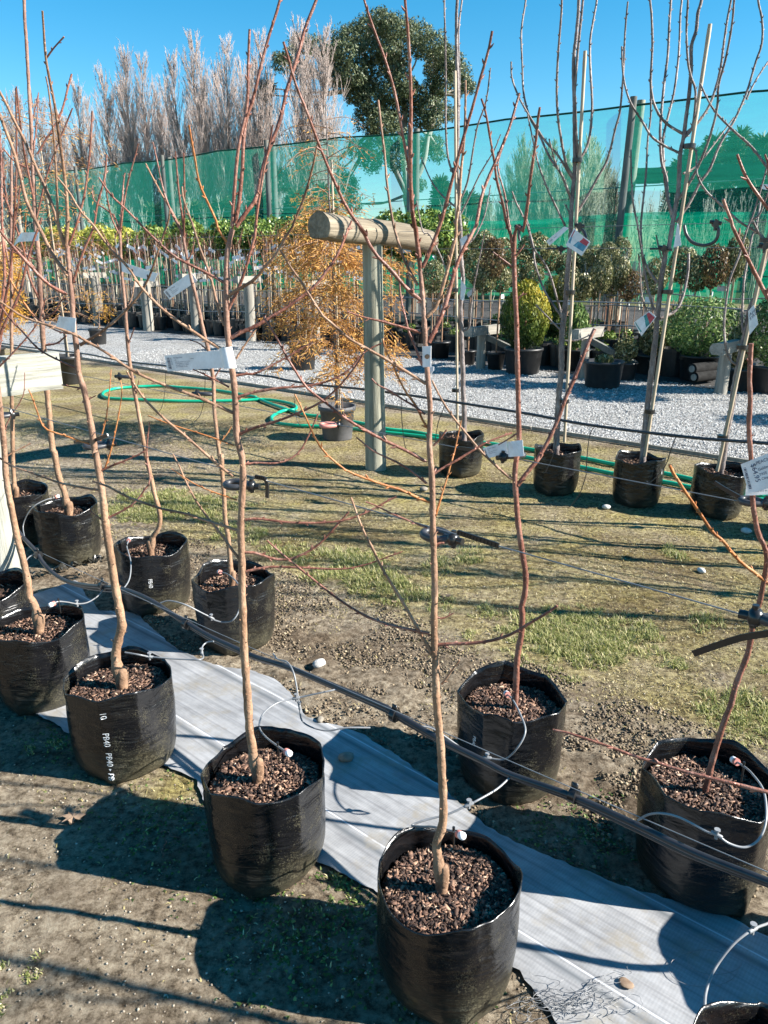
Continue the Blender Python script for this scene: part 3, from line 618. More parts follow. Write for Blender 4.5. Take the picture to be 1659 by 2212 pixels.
def bag_print(root, bag, surf, a0, ztop, bodies, h=0.022, zstep=0.075):
    """white vertical lettering wrapped round the bag"""
    c0 = root.location
    for k, body in enumerate(bodies):
        if not body: continue
        mb = MB()
        if body not in TXT: TXT[body] = textgeo(body, 1.0)
        v, f = TXT[body]; b0 = len(mb.v)
        for x, y, z in v:       # text x runs downwards, y runs towards +angle
            zz = ztop-k*zstep-x*h*0.8; aa = a0+y*h/0.165
            p = surf(aa, max(0.004, zz)); mb.addv(p)
        for ff in f: mb.face(*[i+b0 for i in ff])
        o = mb.build('printed_lettering', M['ink'], None, origin=c0, smooth=False); o.location = (0, 0, 0); o.parent = bag
def limb(mb, pts, r0, r1, n=7, wob=0.0, knob=0.12, sub=3, budgap=0.03, bud=1.0, rg=random):
    P = smoothpath(pts, sub)
    # resample
    L = [0]
    for a, b in zip(P[:-1], P[1:]): L.append(L[-1]+(b-a).length)
    T = L[-1]; step = max(0.008, min(0.02, T/14)); m = max(3, int(T/step)); Q = []; rad = []
    j = 0
    for i in range(m+1):
        s = T*i/m
        while j < len(L)-2 and L[j+1] < s: j += 1
        q_ = (s-L[j])/max(1e-9, L[j+1]-L[j]); p = P[j].lerp(P[j+1], min(1, q_))
        nz = Vector((noise.noise(p*9), noise.noise(p*9+Vector((7, 7, 7))), 0))
        Q.append(p+nz*wob*min(1, i/4)); u = i/m
        rr_ = r0+(r1-r0)*u**0.85
        rad.append(rr_*(1+knob*0.6*noise.noise(p*45)+knob*0.35*math.sin(s*6.283/0.055)))
    mb.tube(Q, rad, n)
    if bud > 0:
        s = rg.uniform(0.3, 1)*budgap; side = rg.uniform(0, 6.28)
        while s < T:
            i = min(m-1, int(s/T*m)); p = Q[i]; d = (Q[i+1]-Q[max(0, i-1)]).normalized(); o = d.orthogonal().normalized(); side += 2.4
            o = Matrix.Rotation(side, 3, d) @ o
            rb = rad[i]; bl = (0.0045+0.35*rb)*bud*rg.uniform(0.7, 1.3)
            tip = p+o*(rb+bl*0.75)+d*bl*0.9; c_ = p+o*rb*0.55
            w_ = min(rb*0.8, 0.0022)*bud
            mb.tube([c_-d*w_, p+o*(rb+bl*0.35)+d*bl*0.3, tip], [w_, w_*0.95, w_*0.3], 5)
            s += budgap*rg.uniform(0.65, 1.35)
    return Q
def tree(name, base, rim, bagr, bagh, soil, label, trunk, tw, branches, grp, seed, kind='tan', planter='bag', mulch=700, printed=None, stake=None, cat='potted tree', extra=None, Yt=None):
    rg = random.Random(seed)
    c = G(rim[0], rim[1], bagh); loc = Vector((c.x, c.y, gh(c.x, c.y)))
    root = empty(name, loc, label, cat, grp)
    bag, rad, surf = make_bag(root, bagr, bagh, seed)
    make_mulch(root, bagr, soil, rad, seed, mulch)
    Y = Yt or loc.y
    dep = Y/0.96
    pts = [PY(x, y, Y) for x, y in pp(trunk)]
    def depth(p): return (p.y)*cp - (p.z-CH)*sp
    k0 = depth(pts[0])/F/2; k1 = depth(pts[-1])/F/2
    mb = MB(); pts[0].z = soil-0.01+loc.z if kind != 'off' else pts[0].z
    tm = {'tan': 'bark', 'grey': 'grey', 'red': 'twig'}[kind]
    if kind == 'grey': tw = (tw[0]*1.15, tw[1]*1.3)
    bw = 1.25 if kind == 'grey' else 1.12
    limb(mb, pts, tw[0]*k0, tw[1]*k1, 12, 0.0026, 0.22 if kind != 'grey' else 0.2, 3, 0.045 if kind != 'grey' else 0.055, 0.7 if kind != 'grey' else 0.8, rg)
    if kind == 'tan':     # graft union swelling and old stub at the foot
        p0 = pts[0]; p1 = pts[1]
        up_ = (p1-p0).normalized(); sx_ = Vector((rg.choice((-1, 1))*0.9, -0.3, 0))
        r_ = tw[0]*k0
        mb.tube([p0-up_*0.01+sx_*r_*0.1, p0+up_*0.025+sx_*r_*0.35, p0+up_*0.055+sx_*r_*0.8, p0+up_*0.080+sx_*r_*1.15, p0+up_*0.090+sx_*r_*1.3, p0+up_*0.094+sx_*r_*1.35], [r_*1.30, r_*1.25, r_*1.30, r_*1.10, r_*0.85, r_*0.3], 14)
        mb.tube([p0+up_*0.05+sx_*r_*0.2, p0+up_*0.08+sx_*r_*0.1, p0+up_*0.11], [r_*1.1, r_*1.35, r_*1.0], 12)
    mb.build('trunk', M[tm], root)
    for br in branches:
        path, w0, w1 = br[:3]; mt = br[3] if len(br) > 3 and br[3] else ('twig' if kind != 'grey' else 'grey'); dy = br[4] if len(br) > 4 else None
        xy = pp(path)
        L = sum(math.dist(a, b) for a, b in zip(xy[:-1], xy[1:]))*Y/F
        if dy is None: dy = rg.uniform(-0.30, 0.30)*L
        tot = 0; P = []; acc = [0]
        for a, b in zip(xy[:-1], xy[1:]): tot += math.dist(a, b); acc.append(tot)
        for (x, y), s in zip(xy, acc): P.append(PY(x, y, Y+dy*(s/tot)**1.15))
        mb = MB(); limb(mb, P, w0*0.5*depth(P[0])/F*bw, w1*0.5*depth(P[-1])/F*bw, 7, 0.0012, 0.16, 3, 0.028 if kind != 'grey' else 0.045, 1.0 if kind != 'grey' else 1.5, rg)
        if mt != 'grey' and rg.random() < 0.8 and w1 < 6:   # pale swollen cut or bud tip
            pass
        mb.build('branch', M[mt], root)
    if stake:
        P = [PY(x, y, Y-0.02) for x, y in pp(stake[0])]; mb = MB()
        wk = stake[1]*0.5*dep/F; nd = []; rr_ = []
        a, b = P[0], P[-1]; a.z = max(a.z, 0.1)
        for i in range(41): nd.append(a.lerp(b, i/40)); rr_.append(wk*(1.12 if i % 6 == 3 else 1))
        mb.tube(nd, rr_, 8); mb.build('bamboo_stake', M['bamboo'], root)
        for f_ in (0.12, 0.42, 0.75):
            q_ = a.lerp(b, f_); mb = MB(); mb.tube([q_+Vector((-0.012, 0, -0.012)), q_+Vector((-0.012, 0, 0.012))], wk*2.4+0.006, 10); mb.build('tie_band', M['blackplastic'], root)
    if printed:
        bag_print(root, bag, surf, *printed)
    return root, rad, surf
FR = 'potted fruit trees in black bags, front rows'; BK = 'potted fruit trees in black bags, far row'
T1, _, surf1 = tree('potted_tree', None, (970, 1885), 0.154, 0.275, 0.222, 'bare plum tree in the nearest, largest black bag with a blank white tag',
 "D 953,1905 946,1850 942,1822 955,1790 958,1755 956,1700 952,1620 946,1550 942,1500 940,1400 938,1330 937,1226 938,1160 934,1078 930,1010 927,960 929,890 924,820 921,755 916,690 911,622 908,578", (21, 10), [
 ("22 1065,270 1050,150 1032,0;12 1035,1500 1018,1420 1004,1250 1000,1000 1003,700 1000,500 985,200 965,0 955,-160 950,-300", 10, 5),
 ("12 1018,1430 1000,1150 955,900 910,650 860,450 800,280 740,120 700,0 660,-160", 7, 4),
 ("22 1078,270 1112,200 1190,0;12 1215,1380 1280,1130 1340,900 1400,700 1460,480 1500,350 1530,200", 8, 5),
 ("22 1105,590 1170,520 1210,390 1250,250 1290,80 1310,0;12 1295,1450 1320,1280 1325,1150 1345,930 1355,700 1357,520", 8, 4, 'tantwig'),
 ("22 1120,755 1200,590 1250,430 1300,250 1370,100 1425,0;12 1460,1280 1520,1120 1560,1030 1640,830;13 20,700 50,605", 9, 5),
 ("22 1070,482 980,410 880,290 800,210 740,130 700,50 660,0;12 720,1530 600,1370 530,1230 420,970 330,730 250,530 215,390 180,270", 8, 5),
 ("22 1048,385 1000,300 960,220 920,100 890,0;12 870,1350 850,1200 835,1000 810,830 790,650", 6, 4, 'tantwig'),
 ("22 1068,690 960,660 820,620 690,590 590,555", 6, 3),
 ("22 1100,1022 1000,960 850,870 690,780 600,730 500,640 430,580 300,370 220,260 155,155", 7, 4, 'tantwig'),
 ("22 1078,905 1030,780 990,690 965,580 940,470 925,280", 6, 3),
 ("22 1095,1222 1030,1170 960,1130 870,1070 790,1030 750,990", 5, 3),
 ("22 1130,1335 1080,1260 1040,1170 980,1090 930,1000 880,890 830,780 820,730", 5, 3, 'orange'),
 ("22 1095,1525 980,1460 830,1390 700,1320 580,1250 480,1170 400,1110 320,1040 270,960 200,850 130,720 45,585", 7, 4),
 ("32 1105,205 1000,120 900,60 770,0;22 700,1410 650,1370", 5, 3),
 ("32 1125,325 1050,300 950,250 850,220 750,185 640,145 560,105 500,50 440,0;22 380,1370 320,1240 280,1150 250,1090", 6, 3, 'orange'),
 ("32 1110,492 1000,450 880,400 780,350 710,325", 5, 3),
 ("32 1130,160 1200,110 1290,60 1390,0;22 1400,1460 1500,1400 1659,1340", 5, 4),
 ("32 1165,410 1200,290 1230,190 1260,80 1285,0;22 1270,1530 1300,1400 1330,1260", 4.5, 2.5, 'orange'),
 ("32 1125,1177 1040,1160 900,1130 800,1100 700,1060 600,1000 500,930 400,850 300,770 200,690 130,630 70,575", 6.5, 3.5),
 ("32 1140,1305 1080,1200 1040,1130 980,1020 930,940 880,860 830,780 790,700 750,610 700,520 660,420 615,295", 8, 4, 'tantwig'),
 ("32 1170,1252 1250,1245 1400,1240 1540,1220 1659,1180;33 100,1120 200,1060 292,998", 7, 5.5),
 ("32 1205,1505 1260,1430 1320,1350", 5, 3.5, 'tantwig'), ("32 1145,1028 1180,1078 1225,1075 1280,1045", 5, 2.5), ("32 1145,610 1190,592 1222,590", 5, 4), ("22 1150,1425 1200,1370 1235,1320", 5, 3.5)],
 FR, 1, mulch=5200)
T2, _, surf2 = tree('potted_tree', None, (570, 1648), 0.156, 0.295, 0.235, 'bare tree in the second nearest black bag with a printed tag reading plum',
 "D 553,1655 545,1612 540,1585 536,1535 532,1470 528,1400 524,1330 523,1250 521,1120 524,1030 521,975 514,960 510,905 505,821 495,755 490,690 488,600 490,555 497,510 502,495", (20, 11), [
 ("11 1505,1470 1515,1300 1530,1100 1555,900 1590,750 1605,600 1610,400 1620,190", 8, 5),
 ("11 1525,1450 1550,1300 1570,1100 1580,900 1595,770 1625,690 1659,560;12 50,360 90,220 130,95 155,0 190,-160", 8, 5),
 ("11 1530,1470 1600,1370 1659,1290;12 30,1150 70,1000 110,900 160,760 195,600 240,460 280,330 320,180 360,80 390,0 450,-200", 9, 6),
 ("21 1480,452 1530,420 1600,380 1659,340;22 60,260 120,200 200,60 240,0;12 250,1430 310,1290 350,1150 380,1030 400,925", 7, 4, 'tantwig'),
 ("21 1465,565 1520,460 1570,340 1620,180 1659,40;12 0,1440 30,1230 55,1080 85,950 108,810", 7, 4),
 ("21 1455,645 1430,580 1400,480 1370,350 1330,230 1290,130 1250,0;11 1190,1300 1180,1210", 6.5, 3.5, 'tantwig'),
 ("21 1475,110 1440,60 1400,0;11 1400,1430 1340,1300 1290,1180 1265,1030 1240,900 1225,810", 5, 4, 'orange'),
 ("21 1498,725 1560,690 1659,650;22 80,600 180,540 280,470 380,390 450,300 520,200 570,90 605,0;12 580,1530 620,1430", 8, 4),
 ("21 1515,972 1600,960 1659,955;22 90,910 200,850 300,790 370,750", 5, 3),
 ("21 1530,862 1600,750 1659,670", 4, 3, 'tantwig'),
 ("21 1540,1112 1600,1090 1659,1075;22 150,1050 300,1040 420,1020 530,980 620,920 700,820 815,760", 6, 3),
 ("21 1548,1350 1620,1320 1659,1305;22 150,1260 250,1220 370,1170 450,1120 530,1050 600,970 660,890 700,820", 6, 3.5),
 ("21 1555,1550 1659,1535;22 120,1540 220,1510 290,1450 340,1360 370,1290 400,1220", 5, 3),
 ("31 1590,440 1659,432;32 150,450 270,460 400,460 530,450 650,420 760,370 830,330 910,290", 5.5, 3.5),
 ("31 1585,652 1659,655;32 100,690 200,700 290,670 380,620 450,560 510,490 600,390", 6, 4),
 ("31 1595,775 1659,760;32 100,745 300,750 500,760 600,755 700,735 800,700 950,645", 5.5, 2.5),
 ("31 1545,512 1480,490 1350,450 1200,400 1050,370 900,320 800,280 700,225 600,190", 6, 4, 'tantwig'),
 ("31 1550,690 1500,630 1440,540 1380,470 1330,400 1280,330 1230,240 1190,160 1150,70 1110,10;21 1120,1480", 6, 3, 'tantwig'),
 ("31 1535,312 1440,280 1330,240 1230,190 1110,110", 3.5, 2, 'orange'),
 ("21 1510,1212 1440,1180 1330,1130 1200,1080 1060,1030 900,960 800,900 700,830 600,770 450,690 300,640 150,590 60,530 0,490 -150,380", 7, 4, 'tantwig'),
 ("21 1485,1045 1400,1000 1320,960 1250,930", 4, 2.5),
 ("21 1445,802 1350,750 1230,670 1100,580 1000,490 900,380 830,270 700,130 610,0;11 520,1370 450,1250 370,1150", 6.5, 4, 'tantwig'),
 ("21 1450,365 1350,310 1250,260 1150,210 1050,130 920,0;11 800,1340 750,1300 700,1240 640,1150", 6, 3.5),
 ("21 1510,1622 1430,1560 1300,1450 1200,1360 1100,1280 1000,1190 920,1100 860,1010 820,940", 6.5, 4, 'tantwig'),
 ("21 1515,1422 1400,1380 1280,1340 1150,1300 1060,1270 960,1230", 3.5, 2, 'orange'),
 ("31 1600,875 1570,850 1545,835", 3, 2)],
 FR, 2, mulch=4200)
T3, _, surf3 = tree('potted_tree', None, (256, 1458), 0.160, 0.30, 0.245, 'bare tree in a black bag marked with white printed letters down its side',
 "D 259,1455 253,1440 250,1410 258,1370 264,1352 256,1305 248,1259 240,1209 230,1142 223,1076 213,1009 206,976 207,988 200,938 190,888 180,838 170,805 167,755 160,705 157,655 153,621 147,571 144,530 143,500", (21, 9), [
 ("11 428,1590 438,1450 430,1250 400,1000 385,900 360,700 330,560 300,400 290,300 275,70", 8, 4, 'tantwig'),
 ("11 300,378 350,310 415,238", 3.5, 3), ("11 425,1600 378,1450 370,1250 350,900 330,700 310,550 298,495", 6, 3, 'tantwig'),
 ("11 420,1592 390,1500 340,1330 240,1100 170,930 100,800 40,670 0,600 -60,500", 8, 5, 'tantwig'),
 ("11 450,1582 500,1440 550,1250 580,1000 590,850 597,720", 5, 3.5),
 ("21 440,322 350,200 290,80 250,0;11 170,1300 130,1130 80,960 30,830 0,750 -60,620", 8, 6, 'tantwig'),
 ("21 430,442 330,390 250,320 170,230 100,150 40,80 0,30 -90,-90", 7, 5),
 ("21 475,362 520,220 560,120 610,0;11 630,1330 680,1150 690,1000", 5, 4),
 ("21 495,922 400,880 300,830 230,780 150,690 60,600 20,540 -80,420", 4, 3),
 ("21 520,772 650,690 750,610 850,510 920,420 980,300 1030,150 1080,0;11 1090,1450 1100,1360", 6.5, 3.5, 'tantwig'),
 ("21 580,1412 450,1370 330,1330 280,1300 240,1200 200,1090 185,1060", 4.5, 2.5, 'orange'),
 ("21 530,1052 450,1040 400,1030", 4, 2.5), ("21 535,1143 580,1120 620,1100", 4, 2),
 ("31 660,252 550,235 400,205 300,170 200,135 100,100 20,60", 5, 3.5, 'tantwig'),
 ("31 690,432 760,400 830,360 890,310 940,240 975,180;21 950,1480 970,1270", 4.5, 2.5),
 ("31 655,122 680,110 750,80 850,40 930,0;21 960,1430", 5, 3),
 ("21 680,1572 720,1450 760,1270 790,1080 780,1000", 3.5, 2, 'orange'), ("21 650,1392 690,1230 715,1000 720,930", 3.5, 2, 'orange'),
 ("31 660,442 580,380", 3, 1.5), ("21 490,700 400,690 330,660 240,600 210,570", 4, 2), ("11 240,1000 300,900 340,840 400,720 440,570 465,480", 4, 4)],
 FR, 3, mulch=3000, printed=(-1.62, 0.262, ('10', 'PB40', 'PB40 ▸', 'PB'), 0.029, 0.070))
T4, _, surf4 = tree('potted_tree', None, (78, 1342), 0.160, 0.30, 0.245, 'bare tree with a crooked foot in the black bag below the pale timber post',
 "D 78,1352 79,1325 72,1300 63,1290 60,1260 50,1209 37,1159 23,1092 13,1026 10,976 5,920 -3,850 -14,760", (17, 10), [
 ("31 12,50 -60,0", 4, 3), ("21 22,1512 80,1470 200,1410", 3, 2, 'tantwig'), ("21 10,1380 60,1250 150,1100 160,950", 3, 1.5),
 ("D -14,770 10,700 40,640 60,560 90,470", 6, 4), ("D -14,780 -4,700 10,600 4,480 2,330 -10,200", 7, 4), ("D -14,765 20,600 33,430 36,300 34,190", 6, 3), ("D -10,800 30,760 80,700 100,640", 4, 2)],
 FR, 4, mulch=1600)
T5, _, surf5 = tree('potted_tree', None, (1108, 1487), 0.160, 0.30, 0.235, 'reddish bare tree in the black bag just behind the nearest bag, under the water pipe',
 "D 1113,1518 1115,1450 1120,1400 1126,1370 1129,1325 1127,1310 1134,1285 1136,1250 1131,1210 1120,1142 1116,1092 1113,1040 1114,1010 1121,955 1121,888 1119,821 1116,720 1112,640 1110,560 1109,545", (14, 10), [
 ("22 1662,165 1650,60;12 1620,1440 1600,1330 1560,1180 1545,1050 1520,900 1490,730 1460,640", 6.5, 4),
 ("23 12,165 25,0;13 70,1500 100,1330 115,1200 135,1050 155,900 165,780 180,695", 8, 5),
 ("23 8,170 -2,50;13 -5,1540 -25,1420 -50,1250 -95,1080 -60,950", 5, 3), ("23 15,210 60,150 80,120", 4, 3), ("23 30,482 60,450 95,440", 4, 2.5),
 ("22 1658,262 1600,220 1535,170", 5, 3), ("33 35,218 100,130 160,60 200,0;23 150,1540 230,1400 300,1250 350,1110 400,1000 430,920 470,820 510,720 535,668", 9, 7.5),
 ("32 1685,185 1640,165 1480,20;22 1430,1430 1300,1270 1230,1170 1180,1080 1140,1000", 6, 3.5, 'tantwig'), ("23 35,1345 -20,1380 -90,1420", 4, 2), ("33 60,1000 40,1020 10,1000", 3, 2)],
 FR, 5, kind='red', mulch=3000, printed=(-2.55, 0.21, ('PB40',), 0.02, 0.07))
T6, _, surf6 = tree('potted_tree', None, (1533, 1664), 0.162, 0.305, 0.245, 'bare tree with an orange shoot in the black bag at the right edge',
 "D 1528,1672 1540,1640 1549,1610 1566,1551 1580,1518 1589,1480 1603,1442 1616,1409 1623,1376 1629,1336 1639,1309 1646,1276 1653,1242 1657,1209 1653,1183 1639,1156 1633,1126 1626,1076 1626,1042 1621,980 1619,920 1621,871 1619,820 1621,788 1623,742", (14, 9.5), [
 ("33 1659,855 1580,790 1500,730 1430,660 1370,580 1300,520 1240,430 1180,340 1130,270 1080,190 1040,130 1020,85", 7, 6, 'orange'),
 ("33 1640,640 1700,560 1760,400", 7, 5), ("23 1545,890 1520,860", 5, 3)],
 FR, 6, kind='red', mulch=4000)
B2, _, _ = tree('potted_tree', None, (503, 1242), 0.160, 0.30, 0.235, 'bare tree in the back row bag directly behind the second nearest trunk',
 "D 497,1232 497,1209 493,1163 487,1126 483,1059 478,976 480,1021 470,955 463,888 460,821 450,755 437,705 427,655 417,615 403,555 397,521 396,500", (11, 7), [
 ("21 1192,80 1190,0;11 1165,1300 1150,1150 1135,980", 5, 3), ("11 1192,1560 1195,1200 1190,990", 4, 3), ("11 1180,1510 1100,1350 1050,1200 1020,1050 990,920", 5, 3),
 ("11 1170,1482 1120,1380 1060,1280 1000,1170 945,1060", 4.5, 3, 'tantwig'), ("21 1380,1002 1440,900 1480,830", 3, 2), ("21 1215,230 1240,180 1260,100", 3, 2), ("21 1410,1420 1470,1350 1500,1300", 3, 2, 'orange'), ("21 1350,810 1290,760 1230,740", 3, 2)],
 FR, 7, kind='tan', mulch=1600)
B3, _, _ = tree('potted_tree', None, (325, 1173), 0.160, 0.30, 0.235, 'slender bare tree with a glaring blank tag in the back row bag lettered in white',
 "D 325,1182 330,1160 337,1152 346,1129 343,1100 333,1066 327,1036 317,993 313,971 307,938 300,898 290,845 283,805 277,755 273,705 270,655 263,588 260,521 260,488", (11, 6), [
 ("11 780,1510 800,1340 830,1180 870,1030 895,930", 4.5, 3), ("11 778,1530 720,1400 690,1250 675,1130", 4, 2.5), ("11 780,1480 800,1200 810,1120", 4, 2.5), ("21 820,780 850,720 870,660", 3, 2),
 ("21 815,540 850,480 875,350", 3, 2, 'tantwig'), ("21 780,230 700,110 640,0", 4, 2), ("21 880,1100 900,1000", 2.5, 1.5), ("11 770,1500 740,1400 610,1300 600,1200", 4, 2)],
 FR, 8, kind='tan', mulch=800, printed=(-1.42, 0.19, ('PB40', '', 'PB'), 0.027, 0.05))
B4, _, _ = tree('potted_tree', None, (141, 1090), 0.160, 0.30, 0.235, 'tallest bare tree at the left with a curled white tag behind the pale crossbar',
 "D 146,1106 140,1066 130,1040 123,1009 117,976 113,971 107,905 102,848 100,800 93,738 90,688 87,638 85,588 80,521 77,490 73,420 70,340 67,267 63,200 58,117 53,33 51,-20 48,-80", (14, 6), [
 ("11 222,1310 160,1000 120,700 105,560", 5, 3), ("11 212,1010 235,830 250,600", 3.5, 2), ("21 265,500 190,330 150,150 100,0;11 60,1350 20,1250", 5, 3), ("21 240,220 190,200 100,130", 4, 2),
 ("21 300,772 370,760 430,710", 4.5, 3), ("21 275,602 350,560 400,480 430,470", 4, 3), ("21 290,640 200,560 120,440 60,330 0,220", 5, 3, 'orange'), ("11 200,820 230,700 250,600", 3, 2), ("11 232,1440 300,1150 370,950 430,800 470,700", 4, 3), ("11 210,1100 100,1050 20,960", 4, 3), ("21 250,300 150,200 40,150", 4, 2.5)],
 FR, 9, kind='tan', mulch=700)
B5, _, _ = tree('potted_tree', None, (38, 1058), 0.160, 0.30, 0.235, 'bare tree in the black bag half hidden behind the pale timber post',
 "D 30,1070 28,1000 26,900 25,800 25,700 24,560 24,433 25,323", (10, 5), [("D 25,520 40,430 48,350", 3, 2), ("D 25,600 5,500 -10,430", 4, 2), ("D 25,650 50,560 56,460", 3.5, 2, 'orange'), ("D 24,480 10,400 6,340", 3, 2)],
 FR, 10, kind='tan', mulch=500)
A0, _, _ = tree('potted_tree', None, (1728, 2375), 0.165, 0.31, 0.25, 'tree whose black bag is cut off by the bottom right corner of the picture',
 "D 1745,2300 1740,2100 1738,1900 1735,1700 1728,1400 1722,1100 1715,900 1705,700 1690,520 1680,380", (22, 12), [
 ("43 1900,620 1659,580 1500,540 1300,490 1100,440 950,390 800,350 650,290 500,240 350,190 265,175", 9, 4.5, 'twig', 0.12),
 ("23 1800,620 1720,540 1650,460 1560,280 1500,150 1430,0;13 1440,1470 1400,1370 1370,1290", 9, 6),
 ("13 1760,1480 1659,1350 1600,1270 1520,1150 1460,1000", 8, 5), ("13 1745,1600 1680,1300 1659,1050 1640,1000", 6, 4)],
 FR, 11, kind='tan', mulch=1200)
AM1, _, _ = tree('potted_tree', None, (-32, 1262), 0.160, 0.30, 0.235, 'black bag cut by the left edge of the picture behind the post', "D -32,1275 -40,1100 -55,900 -70,700 -80,500 -85,300", (14, 7),
 [("D -50,900 -10,800 8,700", 4, 2), ("D -70,700 -20,580 4,520", 5, 3), ("D -75,600 -20,450 12,380", 5, 3)], FR, 12, kind='tan', mulch=300)
# ---- far row with bamboo stakes
C1, _, _ = tree('potted_tree', None, (997, 937), 0.16, 0.30, 0.25, 'grey staked tree in the far black bag nearest the round timber post',
 "D 1003,925 1003,920 1001,855 998,755 995,688 996,648 1000,605 996,555 995,500 992,467 989,400 988,333 988,200 986,100 986,33 988,0 992,-90", (10, 5), [
 ("12 1295,1155 1250,1050 1230,850 1230,500 1225,200 1220,0 1222,-200", 4, 3), ("12 1310,1005 1318,500 1312,200 1335,0 1350,-200", 4, 3), ("12 1312,1325 1370,1180 1410,950 1440,800 1490,660 1520,440", 4, 2.5),
 ("12 1318,1405 1380,1280 1450,1130 1540,980 1585,870", 3.5, 2), ("12 1298,1345 1200,1260 1130,1160 1070,1020", 3.5, 2), ("12 1320,1600 1400,1559 1480,1400 1520,1200", 3.5, 2), ("22 1328,682 1380,660 1390,560 1410,400 1450,200 1480,50", 4, 2),
 ("22 1325,340 1250,310 1190,180 1120,50;12 1080,1500 1040,1300", 3.5, 2)],
 BK, 21, kind='grey', mulch=400, stake=("D 988,925 990,690 993,550 983,153", 5))
C2, _, _ = tree('potted_tree', None, (1205, 967), 0.158, 0.31, 0.25, 'grey staked tree in a far black bag with a red and blue picture label',
 "D 1203,955 1203,938 1206,871 1213,788 1214,721 1221,655 1226,588 1232,520 1233,533 1234,467 1237,417 1242,367 1241,300 1241,233 1239,133 1246,67 1251,0 1255,-110", (12, 5), [
 ("13 400,1155 350,1060 310,850 290,650 295,400 315,150 322,0 322,-250", 5, 3.5), ("13 388,1295 330,1150 280,1050 240,900", 4, 2.5), ("13 412,1055 460,1000 500,900 520,700 510,480 505,280 530,120 550,0 560,-200", 5, 3.5),
 ("13 418,1385 500,1250 560,1140 620,1030 670,830 700,720 720,500 730,250 750,10", 5, 3), ("13 395,1165 300,1010 220,920 130,780 50,640 0,510 -5,400", 4.5, 3), ("13 385,1305 320,1130 250,1030 170,860 110,750 75,600 65,400 60,200 90,0 92,-150", 4.5, 3),
 ("13 345,1465 280,1330 220,1200 170,1060 140,930 100,740", 4, 2.5), ("13 405,605 425,350 440,200 460,0 465,-200", 5, 4), ("13 430,1055 418,850 412,620", 4, 2.5),
 ("23 340,645 300,500 240,300 180,200 130,130 100,0;13 30,1320 0,1240", 4, 3), ("23 330,602 260,500 200,400 150,250 140,150 120,60;13 90,1400", 4, 3), ("23 322,682 240,600 155,510", 3.5, 2.5), ("23 345,745 430,740 520,700", 3.5, 2), ("13 385,1400 340,1320", 3, 2)],
 BK, 22, kind='grey', mulch=400, stake=("D 1219,955 1222,821 1228,700 1240,500 1249,367 1264,110", 6.5))
C3, _, _ = tree('potted_tree', None, (1383, 987), 0.158, 0.31, 0.25, 'leaning grey staked tree in a far black bag with a teal and red picture label',
 "D 1391,975 1391,955 1396,905 1401,855 1409,788 1418,705 1423,655 1428,605 1434,571 1439,538 1444,541 1449,510 1459,450 1466,400 1469,333 1476,300 1483,250 1489,200 1493,150 1494,100 1504,67 1508,27 1516,0 1530,-100", (12, 5), [
 ("13 1052,1415 1010,1300 1000,1150 970,1050 960,850 985,550 1010,350 1020,150 1030,0 1035,-200", 5.5, 4), ("13 1105,865 1000,800 930,700 900,550 910,300 905,100 895,0 895,-200", 5, 3.5), ("13 1090,993 980,940 900,880 840,780 760,650 720,480 710,300", 4.5, 3),
 ("13 1115,895 1170,820 1190,600 1160,500 1140,400 1130,200 1140,0 1140,-150", 4.5, 3.5), ("13 1130,860 1200,800 1270,700 1310,600 1350,450 1370,300 1400,100 1420,0 1440,-200", 5, 3.5), ("13 1080,1290 1170,1150 1240,1000 1290,860 1330,700 1340,550 1380,400 1420,200 1440,0 1460,-180", 5, 3.5),
 ("13 1110,1125 1190,1080 1290,960 1380,840 1440,760", 4, 2.5), ("13 1065,1440 1160,1300 1220,1180 1280,1100 1350,930 1440,780 1520,600 1580,400 1620,280 1620,120 1595,0 1590,-200", 5, 3.5), ("13 1045,1430 1000,1250 980,1000 985,860 1050,600 1080,350 1090,100 1100,0 1100,-200", 5, 3.5),
 ("23 940,367 890,300 850,200 830,100 815,0;13 790,1350 775,1200 770,970", 4.5, 3), ("23 920,542 890,450 860,300 840,150 835,0;13 850,1300 870,1100 880,900 900,750 895,500", 4.5, 3), ("23 872,552 840,450 830,300 820,180", 3.5, 2.5), ("23 945,605 1060,550 1110,450 1140,300 1145,180", 5, 4.5),
 ("23 985,240 960,180 935,60", 3, 2.5), ("13 1520,640 1580,520 1659,400", 3.5, 3)],
 BK, 23, kind='grey', mulch=400, stake=("D 1393,985 1406,871 1423,755 1434,655 1446,571 1456,521 1489,417 1506,300 1519,217 1534,52", 7.5), printed=(-0.72, 0.25, ('PB40', '', 'PB40'), 0.02, 0.07))
C4, _, _ = tree('potted_tree', None, (1558, 1009), 0.160, 0.30, 0.25, 'leaning grey staked tree in the rightmost far black bag with a white diamond tag',
 "D 1558,1005 1563,988 1569,938 1579,888 1589,821 1599,771 1609,728 1619,671 1633,638 1643,588 1659,538 1672,470 1690,380 1700,300 1712,100", (12, 7), [
 ("23 1458,903 1410,860 1375,720 1380,550 1410,350 1470,200 1530,0;13 1560,1400 1620,1200 1659,1050", 4.5, 3), ("23 1515,722 1490,650 1500,400 1520,250 1560,50;13 1580,1500 1610,1300", 4.5, 3),
 ("13 1700,1130 1659,1090 1550,950 1450,860 1330,740 1260,630 1220,540", 5, 3), ("23 1640,90 1590,40;13 1480,1440 1360,1330 1260,1240 1200,1130 1195,1000 1180,960", 4.5, 3), ("23 1640,120 1560,-40;13 1600,1400 1659,1250", 4, 3), ("23 1600,340 1640,280", 3, 2)],
 BK, 24, kind='grey', mulch=400, stake=("D 1549,1018 1566,888 1583,788 1606,688 1626,605 1659,488 1700,330", 7.5))
